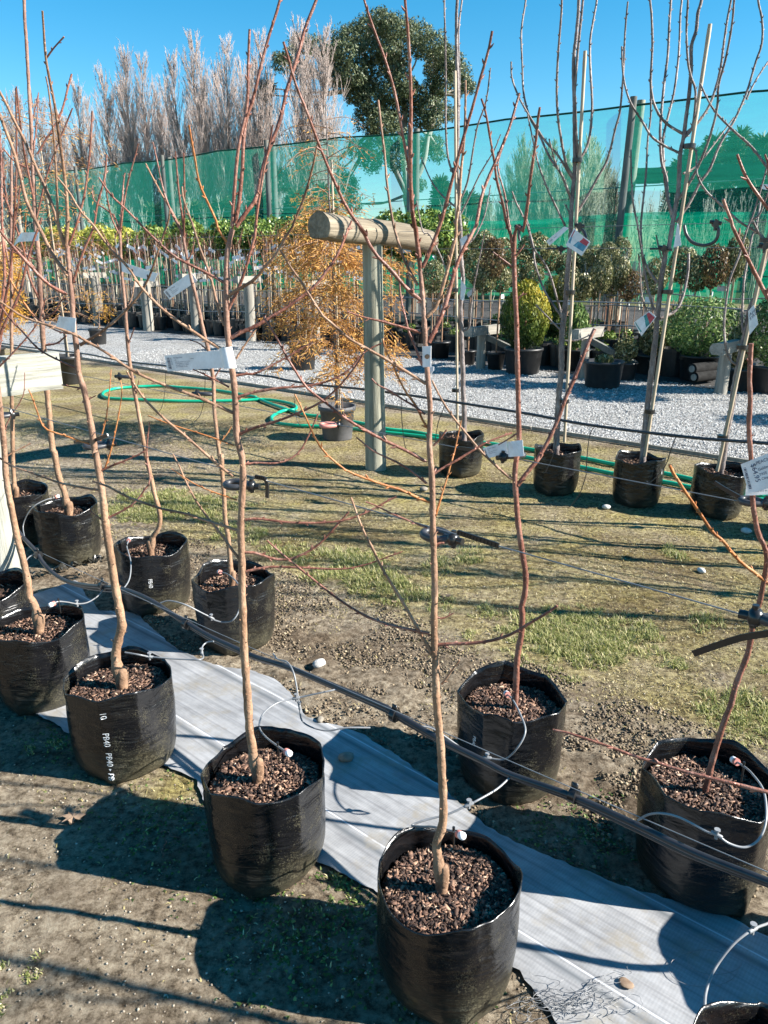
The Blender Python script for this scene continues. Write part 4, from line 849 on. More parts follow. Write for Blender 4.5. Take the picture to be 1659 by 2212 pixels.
# trees of the same rows that stand just outside the picture and throw their shadows into it
for k, (src, s_, t_, rz) in enumerate(((C1, .85, 4.86, 1.1), (C2, .28, 4.78, 2.2), (C1, -.3, 4.85, 3.4), (C2, -.9, 4.8, 5.0), (C1, -1.5, 4.8, 0.3), (T1, -.43, 1.06, 2.0), (B3, -.13, 1.78, 4.0), (B4, -.72, 1.78, 1.0), (B2, -1.3, 1.78, 2.0), (B3, -1.0, 1.06, 1.0))):
    p = ST(s_, t_)
    copyobj(src, p, rz, 1.0, 'bare potted tree standing out of view to the right, known only by its shadow', 'trees standing outside the picture')
# ================================================================== POSTS, WIRES, PIPES, TIES, TAGS
def pole(mb, a, b, r0, r1, n=18, seed=0, sub=14):
    pts = [a.lerp(b, i/sub) for i in range(sub+1)]
    mb.tube(pts, [(r0+(r1-r0)*i/sub)*(1+0.05*noise.noise(p*5+Vector((seed, 0, 0)))) for i, p in enumerate(pts)], n)
# round timber post with half log crossbar of the far row
g = G(812, 1012); g.z = 0
root = empty('timber_post', g, 'round grey green timber post with a rough half log crossbar', 'trellis post')
top = PY(800, 535, g.y).z
mb = MB(); pole(mb, g+Vector((0, 0, -0.02)), Vector((g.x-0.02, g.y, top+0.03)), 0.080, 0.070, 20, 1); mb.build('post', M['post'], root)
c = Vector((g.x-0.035, g.y-0.02, PY(806, 514, g.y).z)); mb = MB(); ax = E2
n = 22; rings = []
for i in range(61):
    u = -0.50+1.16*i/60; cc = c+ax*u+Vector((0, 0, 0.02-u*0.075)); r_ = 0.106*(1-0.06*abs(u))*(1+0.05*noise.noise(Vector((u*4, 2, 2))))
    rg_ = []
    for k in range(n):
        a = 2*math.pi*k/n; zc = math.sin(a)*r_; zc = max(zc, -0.062); zc += 0.004*noise.noise(Vector((u*9, a*3, 4)))
        rg_.append(mb.addv(cc+E1*math.cos(a)*r_*(1+0.05*math.sin(3*a))+Vector((0, 0, zc+0.01*math.sin(u*5)))))
    rings.append(rg_)
for a, b in zip(rings[:-1], rings[1:]):
    for k in range(n): mb.face(a[k], a[(k+1) % n], b[(k+1) % n], b[k])
e0 = [mb.addv(mb.v[i]) for i in rings[0]]; e1 = [mb.addv(mb.v[i]) for i in rings[-1]]; mb.face(*e0[::-1]); mb.face(*e1)
ob = mb.build('crossbar', None, root) if False else None
me = bpy.data.meshes.new('crossbar'); o0 = Vector(g)
# grain must follow the log: build it upright along local Z and turn the object
Rm = Matrix((E1, Vector((0, 0, 1)), E2)).transposed().to_4x4()   # local x->E1, y->up, z->E2
inv = Rm.to_3x3().inverted()
me.from_pydata([tuple(inv @ (Vector(v)-c)) for v in mb.v], [], mb.f)
me.polygons.foreach_set('use_smooth', np.ones(len(me.polygons), dtype=bool)); me.update()
cb = link('crossbar', me, M['beam'], root); cb.location = c-o0; cb.rotation_euler = Rm.to_euler()
# pale post and sawn crossbar of the front rows
g = G(18, 1292); g.z = 0
root = empty('timber_post', g, 'pale green timber post with a whitish sawn crossbar at the left edge', 'trellis post')
tp = PY(2, 800, g.y)
mb = MB(); pole(mb, g+Vector((0, 0, -0.02)), Vector((g.x+0.0, g.y, 1.10)), 0.088, 0.080, 20, 5); mb.build('post', M['palewood'], root)
e_ = g+E2*0.37; c = g-E2*0.13+E1*(-0.02); c.z = PY(130, 797, e_.y).z; mb = MB()
for i in range(21): pass
def logbar(name, c, half, hz, hd, mat, root):
    mb = MB(); rings = []; m_ = 24
    prof = [(-hd, -hz), (hd*0.7, -hz*0.95), (hd*1.1, -hz*0.4), (hd*1.15, hz*0.2), (hd*0.8, hz*0.8), (0, hz), (-hd, hz*0.97)]
    for i in range(m_+1):
        u = -half+2*half*i/m_; rings.append([mb.addv((a*(1+0.03*math.sin(u*9)), b_+0.006*noise.noise(Vector((u*6, b_*9, 1))), u)) for a, b_ in prof])
    k_ = len(prof)
    for a, b in zip(rings[:-1], rings[1:]):
        for k in range(k_): mb.face(a[k], a[(k+1) % k_], b[(k+1) % k_], b[k])
    mb.face(*rings[0][::-1]); mb.face(*rings[-1])
    me = bpy.data.meshes.new(name); me.from_pydata(mb.v, [], mb.f); me.update()
    o = link(name, me, mat, root); o.location = c-Vector(root.location); o.rotation_euler = Rm.to_euler(); return o
logbar('crossbar', c, 0.50, 0.085, 0.05, M['palewood'], root)

# wires
def wirepts(pts, r, name, label, mat='wire', cat='wire', n=6, sub=10, sag=0.0):
    mb = MB(); P = smoothpath(pts, sub) if len(pts) > 2 else [pts[0].lerp(pts[1], k/30)-Vector((0, 0, sag*4*(k/30)*(1-k/30))) for k in range(31)]
    mb.tube(P, r, n); return tag(mb.build(name, M[mat], origin=pts[0]), label, cat)
wa = [PT(30, 885, 1.07), PT(233, 973, 1.07), PT(545, 1030, 1.07), PT(940, 1140, 1.07), PT(1106, 1186, 1.07), PT(1659, 1343, 1.07)]
zA = 1.085; zB = 1.06
def on(x, y, t, z): p = PT(x, y, t); p.z = z; return p
def line_t(t, z, s0, s1): return [ST(s0, t, z), ST(s1, t, z)]
# height of the wires from their picture positions
pa0, pa1 = PT(545, 1030, 1.07), PT(1659, 1343, 1.07)
d_ = (pa1-pa0).normalized(); wirepts([pa0-d_*5.5, pa1+d_*1.5], 0.0013, 'support_wire', 'galvanised wire strung along the front row of trees at chest height')
pb0, pb1 = PT(733, 918, 1.80), PT(1659, 1095, 1.80)
d_ = (pb1-pb0).normalized(); wirepts([pb0-d_*5.5, pb1+d_*1.5], 0.0013, 'support_wire', 'galvanised wire strung along the second row of trees')
pc0, pc1 = PT(1150, 493, 4.45), PT(1659, 479, 4.45); d_ = (pc1-pc0).normalized(); wirepts([pc0-d_*9, pc1+d_*2], 0.0016, 'support_wire', 'upper thin wire above the far row of trees')
pc0, pc1 = PT(1139, 537, 4.75), PT(1659, 535, 4.75); d_ = (pc1-pc0).normalized(); wirepts([pc0-d_*9, pc1+d_*2], 0.0016, 'support_wire', 'lower thin wire along the far row of trees')
# water pipe between the front rows
pth = "31 100,490 155,560 230,640 280,720 350,790 440,840 560,865 680,875 780,885 900,925 1000,975 1100,1040 1200,1100 1350,1190 1500,1260 1659,1330;32 220,1400 540,1530 830,1650;42 890,60 1180,230 1480,380 1659,470;43 400,610 800,790 1200,980 1659,1160 1950,1290"
root = empty('water_pipe', ST(2.0, 1.42, 0.0), 'thick pair of black water pipes hung between the two front rows of bags', 'pipe')
P = [PT(x, y, 1.42) for x, y in pp(pth)]
mb = MB(); mb.tube(smoothpath(P, 5), 0.0085, 10); mb.build('pipe', M['pipe'], root)
mb = MB(); mb.tube(smoothpath([p+Vector((0.004, 0.008, -0.015-0.004*math.sin(i*1.1))) for i, p in enumerate(P)], 5), 0.0065, 10); mb.build('pipe', M['pipe'], root)
for x, y in ((403, 1345), (852, 1541), (1240, 1713), (82, 1196), (222, 1262)):
    p = PT(x, y, 1.42); mb = MB(); dd = (PT(1300, 1746, 1.42)-PT(1200, 1703, 1.42)).normalized()
    mb.tube([p-dd*0.008+Vector((0, 0, -0.006)), p+dd*0.008+Vector((0, 0, -0.006))], 0.019, 12); mb.box(p+Vector((0, 0, 0.016)), (0.008, 0.002, 0.012), (dd, dd.cross(Vector((0, 0, 1))), Vector((0, 0, 1)))); mb.build('pipe_clip', M['blackplastic'], root)
wirepts([PT(93, 1196, 1.40), PT(1659, 1884, 1.40)], 0.0012, 'support_wire', 'thin wire carrying the black water pipes between the front rows', sag=0.01)
# pipe of the far row
root = empty('water_pipe', ST(3, 4.5, 0), 'black water pipe running past the far row of bags in front of the gravel', 'pipe')
P = [PT(x, y, 4.42) for x, y in pp("D -40,735 60,750 187,765 280,782;22 0,965 200,1000 400,1030 830,1075;23 0,1200 500,1290 1150,1370 1659,1410;D 1760,972")]
mb = MB(); mb.tube(smoothpath(P, 5), 0.0095, 9); mb.build('pipe', M['pipe'], root)
for pth in ("23 545,1290 510,1340 490,1450 480,1600;33 480,150 440,270 390,340 365,372 368,440", "23 1060,1370 1030,1450 990,1560 900,1659;33 870,190", "22 940,1110 945,1250 960,1400 975,1450", "22 1220,1170 1180,1280 1160,1400", "33 365,370 250,365 150,335 60,335", "21 1075,940 1070,1050 1050,1170 1010,1230", "21 1330,930 1325,1100 1300,1220 1260,1270", "22 245,1110 265,1250 290,1300", "23 290,1370 260,1500 215,1600"):
    mb = MB(); mb.tube(smoothpath([PT(x, y, 4.38) for x, y in pp(pth)], 6), 0.0028, 6); mb.build('drip_tube', M['pipe'], root)
# drip tubes of the front bags
def drip(label, path, t, conn=(), emit=None, dots=()):
    P = [PT(x, y, t_) for (x, y), t_ in zip(pp(path), np.linspace(t[0], t[1], len(pp(path))) if len(t) == 2 else t)]
    root = empty('drip_tube', P[0], label, 'drip tube')
    mb = MB(); S = smoothpath(P, 7); mb.tube(S, 0.0026, 8); mb.build('tube', M['drip'], root)
    for k in conn:
        p = P[k]; d = (P[k+1]-P[k-1]).normalized(); mb = MB(); mb.tube([p-d*0.012, p-d*0.010, p+d*0.010, p+d*0.012], [0.0035, 0.0045, 0.0045, 0.0035], 8)
        mb.tube([p+Vector((0, 0, -0.010)), p+Vector((0, 0, 0.012))], [0.004, 0.003], 8); mb.tube([p+Vector((0, 0, 0.011)), p+Vector((0, 0, 0.014))], 0.0065, 8); mb.build('joiner', M['drip'], root)
    if emit:
        p = P[-1] if emit == 1 else P[0]; d = (P[-1]-P[-2]).normalized() if emit == 1 else (P[0]-P[1]).normalized()
        mb = MB(); mb.tube([p-d*0.003, p+d*0.002, p+d*0.004, p+d*0.014, p+d*0.016], [0.004, 0.0075, 0.0085, 0.0085, 0.005], 10); mb.build('dripper', M['paper'], root)
        mb = MB(); mb.tube([p-d*0.006, p+d*0.003], 0.0088, 10); mb.build('dripper_ring', M['pink'], root)
        q_ = P[-2] if emit == 1 else P[1]
        mb = MB(); mb.tube([q_+Vector((0, 0, 0.012)), q_+Vector((0.002, 0, -0.045))], [0.0032, 0.0018], 6); mb.build('peg', M['blackplastic'], root)
    return root
drip('grey drip tube looping from the black water pipe into the nearest bag', "42 1650,480 1560,560 1440,630 1380,660 1250,720 1100,760 1010,795 1080,803 1150,805 1280,835 1320,855", (1.42, 1.36, 1.30, 1.28, 1.24, 1.20, 1.17, 1.15, 1.14, 1.12, 1.11), (3,), 1)
drip('grey drip tube arching over the rim into the second nearest bag', "D 732,1488 700,1495 640,1508 600,1518 570,1540 560,1568 572,1590 600,1612 620,1625", (1.42, 1.38, 1.33, 1.28, 1.22, 1.17, 1.12, 1.09, 1.08), (2,), 1)
drip('thin grey drip tube dropping from the water pipe onto the weed mat', "D 590,1412 600,1424 620,1430 633,1450 640,1480 647,1525 655,1560 700,1578 750,1572 800,1572", (1.42, 1.40, 1.38, 1.36, 1.35, 1.34, 1.34, 1.36, 1.4, 1.45), (5,))
drip('pale drip tube looped in front of the bag just behind the nearest one', "D 895,1568 930,1572 960,1590 1010,1625 1035,1638 1052,1637 1090,1640 1118,1615 1135,1580 1125,1545 1108,1512 1096,1500", (1.42, 1.45, 1.47, 1.5, 1.52, 1.54, 1.56, 1.57, 1.6, 1.64, 1.7, 1.74), (5,), 1)
drip('pale drip tube looping across the side of the right edge bag to its pink dripper', "D 1378,1772 1400,1760 1430,1757 1470,1767 1530,1798 1548,1803 1575,1822 1610,1830 1640,1812 1655,1770 1650,1710 1625,1672 1606,1655 1590,1645", (1.42, 1.42, 1.42, 1.44, 1.46, 1.46, 1.47, 1.49, 1.52, 1.56, 1.62, 1.68, 1.72, 1.74), (5,), 1)
drip('grey drip tube curving up from the bottom right corner bag', "43 1720,1400 1659,1430 1560,1470 1440,1560 1330,1700 1270,1830 1250,1950 1270,2082 1330,2160", (1.42, 1.36, 1.3, 1.26, 1.22, 1.18, 1.14, 1.11, 1.08), (2,))
drip('grey drip tube with a hooked end leaving the front bag with white letters', "31 1385,1228 1340,1235 1312,1262 1308,1300 1318,1330 1290,1347 1200,1345 1050,1335 970,1328 900,1315 810,1300", (1.30, 1.29, 1.27, 1.25, 1.23, 1.20, 1.18, 1.14, 1.12, 1.09, 1.07), (3, 8))
drip('grey drip tube sagging from the pipe behind the second nearest trunk', "31 1040,978 1100,965 1200,990 1300,1040 1370,1075 1390,1090 1450,1105 1510,1090 1550,1020 1558,900 1540,850 1480,795 1425,778", (1.42, 1.44, 1.46, 1.5, 1.53, 1.54, 1.56, 1.57, 1.6, 1.63, 1.66, 1.7, 1.74), (4,), 1)
drip('grey drip tube bent over the rim of the second bag of the second row', "31 720,905 760,900 800,885 840,820 848,720 832,650 822,610 835,572", (1.42, 1.44, 1.47, 1.52, 1.57, 1.60, 1.64, 1.68), (), 1)
drip('grey drip tube into the bag beside the pale post', "31 670,885 640,930 570,975 500,985 440,975 380,970 345,985", (1.42, 1.38, 1.3, 1.22, 1.16, 1.12, 1.10), (3,), 1)
drip('grey drip tube passing the foot of the pale post at the left edge', "31 240,655 180,690 140,770 80,810 0,815 -60,815", (1.42, 1.38, 1.34, 1.3, 1.26, 1.22))
drip('thin black drip tube bent into the first complete bag of the second row', "31 160,560 150,480 180,400 230,345 300,310 340,300 365,292", (1.55, 1.58, 1.6, 1.63, 1.68, 1.71, 1.73), (), 1)
# green hose
def hose(path, label):
    P = [G(x, y, 0.016) for x, y in pp(path)]
    for i, p in enumerate(P): p.z = 0.017+gh(p.x, p.y)+0.004
    mb = MB(); mb.tube(smoothpath(P, 6), 0.0165, 10); return mb.build('hose_strand', M['hose'], root)
root = empty('garden_hose', G(600, 880), 'long green garden hose lying in loops on the ground behind the far row', 'hose'); root.location.z = 0
hose("21 1659,1112 1400,1068 1160,1048 1000,1040 780,1052 690,1072 665,1092 672,1108 720,1120 900,1128 1200,1138 1500,1135 1659,1128;22 60,1127 160,1140 240,1160 262,1180 240,1195 180,1200 115,1230 100,1255 130,1278 250,1295 400,1302 650,1320 840,1342 1000,1358 1180,1385;23 80,1500 450,1570 650,1612;33 1000,208 1170,242 1560,312 1659,325 1900,370", '')
hose("21 1659,1117;22 120,1165 300,1222 400,1237 660,1278 840,1318 1000,1335 1180,1366;23 80,1447 450,1510 650,1552;33 1000,152 1170,188 1560,280 1659,295 1900,330", '')

# ties
def tie(c, t, rx, ang, label, strap=None, knob=True, mat='rubber', half=False, tilt=0.3, rr_=0.0075):
    """rubber band round a trunk, gathered in a round clip on the wire"""
    p = PT(c[0], c[1], t); root = empty('tree_tie', p, label, 'tree tie')
    a = ang; ax = Vector((math.cos(a), math.sin(a), 0)); ay = Vector((-math.sin(a), math.cos(a), 0)); n = 22; P = []
    for i in range(n if not half else n//2+4):
        th = 2*math.pi*i/n+0.3
        q_ = p+ax*(rx*math.cos(th))+ay*(rx*0.55*math.sin(th)*(1-0.35*math.cos(th)))+Vector((0, 0, tilt*rx*0.25*math.sin(th)))
        P.append(q_)
    mb = MB(); mb.tube(P, rr_, 9, closed=not half); mb.build('rubber_band', M[mat], root)
    if knob:
        k = p+ax*(rx*1.25); mb = MB(); mb.tube([k-ax*0.010, k-ax*0.006, k+ax*0.004, k+ax*0.008], [0.009, 0.0135, 0.0135, 0.008], 12)
        mb.tube([k-Vector((0, 0, 0.016)), k+Vector((0, 0, 0.018))], 0.005, 8); mb.tube([k-ax*0.022, k+ax*0.02], 0.007, 8); mb.build('clip', M['blackplastic'], root)
    if strap:
        P = smoothpath([PT(x, y, t_) for x, y, t_ in strap], 6); mb = MB()
        for i in range(len(P)-1):
            d = (P[i+1]-P[i]).normalized(); up = Vector((0, 0, 1)); sd = d.cross(up).normalized(); up = sd.cross(d)
            mb.box((P[i]+P[i+1])/2, ((P[i+1]-P[i]).length*0.5, 0.0016, 0.0048), (d, sd, up))
            if i % 1 == 0: mb.box(P[i]+sd*0.001, (0.0012, 0.0020, 0.0036), (d, sd, up))
        mb.build('strap', M['blackplastic'], root, smooth=False)
    return root
tie((945, 1156), 1.10, 0.030, -0.7, 'black rubber tie round the trunk of the nearest tree, its strap along the wire', [(990, 1150, 1.07), (1030, 1163, 1.07), (1078, 1179, 1.07)])
tie((513, 1047), 1.10, 0.030, -0.3, 'black rubber tie round the trunk of the plum tree with the printed tag', [(553, 1030, 1.07), (575, 1038, 1.07), (577, 1075, 1.07)])
tie((207, 962), 1.10, 0.030, 0.3, 'black rubber tie drooping round the trunk of the tree in the lettered bag', [(232, 940, 1.07), (200, 952, 1.07), (160, 955, 1.07)])
tie((5, 897), 1.10, 0.026, 0.4, 'black rubber tie with a round clip above the pale crossbar end', [(22, 884, 1.07), (26, 900, 1.07), (26, 930, 1.07)])
tie((445, 851), 1.80, 0.030, math.pi-0.2, 'black rubber tie on the third tree of the second row', None)
tie((275, 814), 1.80, 0.030, math.pi-0.2, 'black rubber tie on the second tree of the second row', None)
tie((1110, 984), 1.80, 0.030, math.pi+0.5, 'black rubber tie under the white tag on the red stemmed tree', [(1072, 980, 1.8), (1010, 970, 1.8), (990, 968, 1.8)])
tie((710, 918), 2.4, 0.035, 0.1, 'faded pink rubber tie hanging on the wire in front of the grey pot', None, mat='pink', rr_=0.009)
tie((1625, 1083), 1.80, 0.024, -0.5, 'black rubber tie with a long strap at the right edge below the printed tag', [(1645, 1082, 1.8), (1620, 1086, 1.8), (1590, 1070, 1.8), (1560, 1053, 1.8), (1543, 1042, 1.8)])
tag_ = tie((1690, 1345), 1.07, 0.028, 2.6, 'end of a black tie strap poking in from the right edge', [(1690, 1362, 1.07), (1659, 1368, 1.07), (1600, 1378, 1.07), (1540, 1397, 1.07), (1498, 1412, 1.07)])
def curl(path, t, label, knobs=(), r=0.009):
    P = smoothpath([PT(x, y, t) for x, y in pp(path)], 6); root = empty('tree_tie', P[0], label, 'tree tie')
    mb = MB(); mb.tube(P, r, 9); mb.build('rubber_band', M['rubber'], root)
    for x, y in knobs:
        k = PT(x, y, t); mb = MB(); mb.tube([k-E2*0.014-E1*0.010, k+E2*0.014+E1*0.010], 0.018, 10); mb.tube([k-E1*0.03, k+E1*0.03+Vector((0, 0, 0.01))], 0.010, 8); mb.tube([k-Vector((0, 0, 0.035)), k+Vector((0, 0, 0.022))], 0.009, 8); mb.build('clip', M['blackplastic'], root)
curl("13 438,1480 465,1500 478,1540 470,1570 440,1585 400,1585 360,1592", 4.45, 'black rubber band curled over the red and blue picture label', ((1252, 489),))
curl("13 1115,1460 1130,1520 1170,1570 1240,1590 1300,1575 1330,1540 1338,1490 1325,1460", 4.45, 'wide black rubber band curved below the upper wire right of the leaning tree', ((1546, 483),))
curl("13 50,1475 45,1520 50,1560", 4.45, 'short black rubber band hanging from the upper wire above the reddish tree', ((1121, 492),))
curl("13 235,1610 300,1612 375,1607", 4.75, 'black tie holding the second staked tree of the far row to the lower wire', ((1212, 538),), 0.006)
curl("13 895,1612 960,1612 1040,1620", 4.75, 'black tie holding the leaning tree to the lower wire', ((1434, 537),), 0.006)
curl("13 1590,1600 1640,1600 1690,1590", 4.75, 'black tie on the lower wire at the right edge', ((1652, 532),), 0.006)

# plant tags
def ptag(label, corners, t, lines=(), blocks=(), mat='paper', wrap=None, barcode=False, dt=0.0, curve=0.004, name='plant_tag', n=8):
    """corners: TL, TR, BR, BL in survey points; t depth plane (left edge), dt extra depth at right edge"""
    C = [PT(corners[0][0], corners[0][1], t), PT(corners[1][0], corners[1][1], t+dt), PT(corners[2][0], corners[2][1], t+dt), PT(corners[3][0], corners[3][1], t)]
    nrm = (C[1]-C[0]).cross(C[3]-C[0]).normalized()
    if nrm.dot(CAM-C[0]) < 0: nrm = -nrm
    def S(u, v, off=0.0):       # u 0..1 along, v 0..1 down
        return C[0].lerp(C[1], u).lerp(C[3].lerp(C[2], u), v)+nrm*(off+curve*math.sin(u*3.1416)+curve*0.4*math.sin(u*7+v))
    root = empty(name, S(0.5, 0.5), label, 'plant tag')
    mb = MB(); f = [[mb.addv(S(i/n, j/3, 0.0)) for j in range(4)] for i in range(n+1)]; b_ = [[mb.addv(S(i/n, j/3, -0.0007)) for j in range(4)] for i in range(n+1)]
    for i in range(n):
        for j in range(3): mb.face(f[i][j], f[i][j+1], f[i+1][j+1], f[i+1][j]); mb.face(b_[i][j], b_[i+1][j], b_[i+1][j+1], b_[i][j+1])
        mb.face(f[i][0], f[i+1][0], b_[i+1][0], b_[i][0]); mb.face(f[i][3], b_[i][3], b_[i+1][3], f[i+1][3])
    for j in range(3):
        mb.face(f[0][j], b_[0][j], b_[0][j+1], f[0][j+1]); mb.face(f[n][j], f[n][j+1], b_[n][j+1], b_[n][j])
    mb.build('tag_strip', M[mat], root, smooth=False)
    asp = (C[1]-C[0]).length/max(1e-6, (C[3]-C[0]).length)
    if lines or barcode:
        mb = MB()
        for (body, u, v, h, rot) in lines:
            if body not in TXT: TXT[body] = textgeo(body, 1.0)
            vv, ff = TXT[body]; b0 = len(mb.v)
            for x, y, z in vv:
                if rot: mb.addv(S(u+y*h/asp, v+x*h, 0.0008))       # runs downwards
                else: mb.addv(S(u+x*h/asp, v-y*h, 0.0008))
            for q_ in ff: mb.face(*[i+b0 for i in q_])
        if barcode:
            rg = random.Random(3); v = 0.15
            while v < 0.85:
                hh = rg.choice((0.012, 0.02, 0.03)); mb.quad(S(0.045, v, .0008), S(0.105, v, .0008), S(0.105, v+hh, .0008), S(0.045, v+hh, .0008)); v += hh+rg.choice((0.014, 0.022, 0.03))
        mb.build('printing', M['print'], root, smooth=False)
    for k, (poly, mt) in enumerate(blocks):
        mb = MB(); ids = [mb.addv(S(u, v, 0.0009+0.0003*k)) for u, v in poly]; mb.face(*ids); mb.build('colour_print', M[mt], root, smooth=False)
    if wrap:
        p = PT(wrap[0], wrap[1], t+dt*0.9); d = (C[1]-C[0]).normalized(); upv = (C[0]-C[3]).normalized(); r_ = wrap[2]
        mb = MB(); hh = wrap[3]; m_ = 14; ax_ = (-nrm)
        ra = [mb.addv(p+d*(r_*math.cos(6.283*i/m_))+ax_*(r_*0.8*math.sin(6.283*i/m_))+upv*hh) for i in range(m_)]; rb = [mb.addv(p+d*(r_*math.cos(6.283*i/m_))+ax_*(r_*0.8*math.sin(6.283*i/m_))-upv*hh) for i in range(m_)]
        for i in range(m_): mb.face(ra[i], rb[i], rb[(i+1) % m_], ra[(i+1) % m_])
        mb.build('tag_loop', M[mat], root)
    return root
desc = [("Plum 'Black Doris'", .19, .24, .13, 0), ("TREE", .20, .37, .085, 0), ("WINTER", .48, .36, .085, 0), ("Excellent all purpose plum. Fruit is of medium", .20, .49, .085, 0), ("size, with purple black skin and dark red", .20, .59, .085, 0), ("sweet juicy flesh. Superior, so good this", .20, .69, .085, 0), ("taste. A Cross variety. Mid season.", .20, .79, .085, 0), ("$64.95", .125, .16, .17, 1)]
ptag('printed white tag reading plum with a price and barcode', ((355, 768), (478, 756), (486, 794), (363, 802)), 1.03, desc, barcode=True, wrap=(492, 773, 0.0155, 0.022))
ptag('small blank white folded tag with a round hole on the trunk of the nearest tree', ((912, 748), (932, 747), (932, 792), (914, 793)), 1.035, blocks=(([(0.65+0.25*math.cos(a*0.5236), 0.50+0.12*math.sin(a*0.5236)) for a in range(12)], 'bark'),), n=4)
ptag('white tail of the folded tag behind the trunk of the nearest tree', ((925, 790), (938, 792), (938, 800), (932, 810)), 1.09, n=3)
ptag('blank white tag glaring in the sun, lowest end to the right, on the second row', ((257, 563), (341, 591), (334, 609), (259, 585)), 1.79)
ptag('printed white tag slanting up to the right on the third tree of the second row', ((353, 630), (413, 587), (427, 607), (367, 647)), 1.77, [("Plum 'Omega'", .19, .3, .16, 0), ("TREE", .20, .45, .1, 0), ("Medium to large fruit with", .20, .60, .1, 0), ("red skin and dark flesh.", .20, .74, .1, 0)], barcode=True)
ptag('small white tag folded like a bow on the trunk behind the pale crossbar', ((128, 681), (166, 687), (165, 718), (124, 704)), 1.03, [("TREE", .08, .35, .14, 0), ("Mid season", .08, .5, .12, 0), ("fruit", .08, .65, .12, 0)], n=6, curve=0.01)
ptag('curled white tag on the stem of the tallest tree at the left', ((45, 503), (86, 501), (86, 520), (40, 523)), 1.74, curve=0.012)
ptag('end of the curled white tag, hanging down', ((34, 521), (46, 504), (42, 522), (30, 533)), 1.75, n=3)
ptag('printed white tag half hidden behind a dark clip on the red stemmed tree', ((1043, 968), (1095, 952), (1098, 980), (1052, 990)), 1.77, [("Nectarine 'Queen", .19, .24, .13, 0), ("TREE", .20, .37, .1, 0), ("Large yellow flesh fruit of", .20, .52, .1, 0), ("good size and flavour.", .20, .66, .1, 0)], barcode=True)
ptag('crumpled white folded tag wrapped round the red stem above the wire', ((1096, 953), (1130, 950), (1134, 984), (1100, 986)), 1.765, curve=0.012, n=5)
ptag('large printed white tag with a blue price bubble cut by the right edge', ((1600, 1003), (1690, 966), (1712, 1040), (1618, 1066)), 1.66, [("$64.95", .24, .12, .22, 1), ("PEACH", .36, .2, .14, 0), ("Golden Queen", .36, .40, .12, 0), ("TREE", .36, .56, .11, 0), ("Clingstone peach", .38, .70, .11, 0)], barcode=True)
ptag('lower printed flap of the large tag at the right edge', ((1612, 1046), (1700, 1030), (1700, 1066), (1610, 1070)), 1.70, [("good for bottling and dessert", .18, .45, .22, 0), ("ripens mid to late season", .18, .75, .22, 0)])
ptag('picture label printed red and blue on the second staked tree of the far row', ((1240, 493), (1276, 523), (1257, 553), (1222, 530)), 4.40, blocks=(([(0.06, 0.06), (0.94, 0.06), (0.94, 0.35), (0.06, 0.45)], 'cred'), ([(0.06, 0.45), (0.94, 0.35), (0.94, 0.74), (0.06, 0.78)], 'cblue')), name='picture_label')
ptag('narrow pale tag slanting beside the red and blue picture label', ((1180, 521), (1219, 489), (1229, 493), (1187, 531)), 4.42, [("TREE", .1, .6, .3, 0), ("Pear", .35, .6, .3, 0)])
ptag('picture label printed teal and red on the leaning tree', ((1369, 697), (1403, 672), (1418, 684), (1386, 726)), 4.40, blocks=(([(0.06, 0.06), (0.80, 0.06), (0.60, 0.94), (0.06, 0.80)], 'cteal'), ([(0.80, 0.06), (0.94, 0.06), (0.94, 0.94), (0.60, 0.94)], 'cred')), name='picture_label')
ptag('blank white tag against the upper trunk of the leaning tree', ((1463, 482), (1466, 485), (1472, 530), (1455, 535)), 4.42, n=3)
ptag('white diamond shaped tag on the rightmost staked tree of the far row', ((1616, 672), (1629, 658), (1638, 700), (1619, 724)), 4.5, [("Apple", .15, .3, .2, 0), ("TREE", .15, .5, .2, 0)], n=3)
ptag('small white tag high at the right edge', ((1648, 398), (1664, 398), (1664, 412), (1646, 408)), 4.2, n=3)
ptag('white tag hanging on the stem of the leftmost staked tree of the far row', ((997, 598), (1008, 620), (1003, 650), (996, 645)), 4.35, n=4, curve=0.02)
ptag('small white flag like tag near the wire right of the half log crossbar', ((993, 517), (1014, 505), (1011, 522), (997, 533)), 4.35, n=4, curve=0.01)
# ================================================================== SHADE NET FENCE
def netmat(name, fac, cn, ct):
    m = bpy.data.materials.new(name); m.use_nodes = True; t = m.node_tree; t.nodes.clear()
    o = t.nodes.new('ShaderNodeOutputMaterial'); tr = t.nodes.new('ShaderNodeBsdfTransparent'); tr.inputs[0].default_value = (*ct, 1)
    co = coords(t, (0.5, 0.5, 6)); n = N(t, 'ShaderNodeTexNoise', Scale=3.0, Detail=5); t.links.new(co, n.inputs['Vector'])
    cr = ramp(t, n.outputs['Fac'], [(0.3, tuple(x*0.8 for x in cn)), (0.7, tuple(min(1, x*1.15) for x in cn))])
    d = t.nodes.new('ShaderNodeBsdfDiffuse'); tl = t.nodes.new('ShaderNodeBsdfTranslucent'); t.links.new(cr, d.inputs[0]); t.links.new(cr, tl.inputs[0])
    a = t.nodes.new('ShaderNodeMixShader'); a.inputs[0].default_value = 0.55; t.links.new(d.outputs[0], a.inputs[1]); t.links.new(tl.outputs[0], a.inputs[2])
    b = t.nodes.new('ShaderNodeMixShader'); b.inputs[0].default_value = fac; t.links.new(tr.outputs[0], b.inputs[1]); t.links.new(a.outputs[0], b.inputs[2]); t.links.new(b.outputs[0], o.inputs[0]); return m
M['net1'] = netmat('green_shade_net', 0.31, (0.03, 0.42, 0.28), (0.80, 0.90, 0.97))
M['net2'] = netmat('green_shade_net_dense', 0.62, (0.0, 0.30, 0.165), (0.7, 0.9, 0.85))
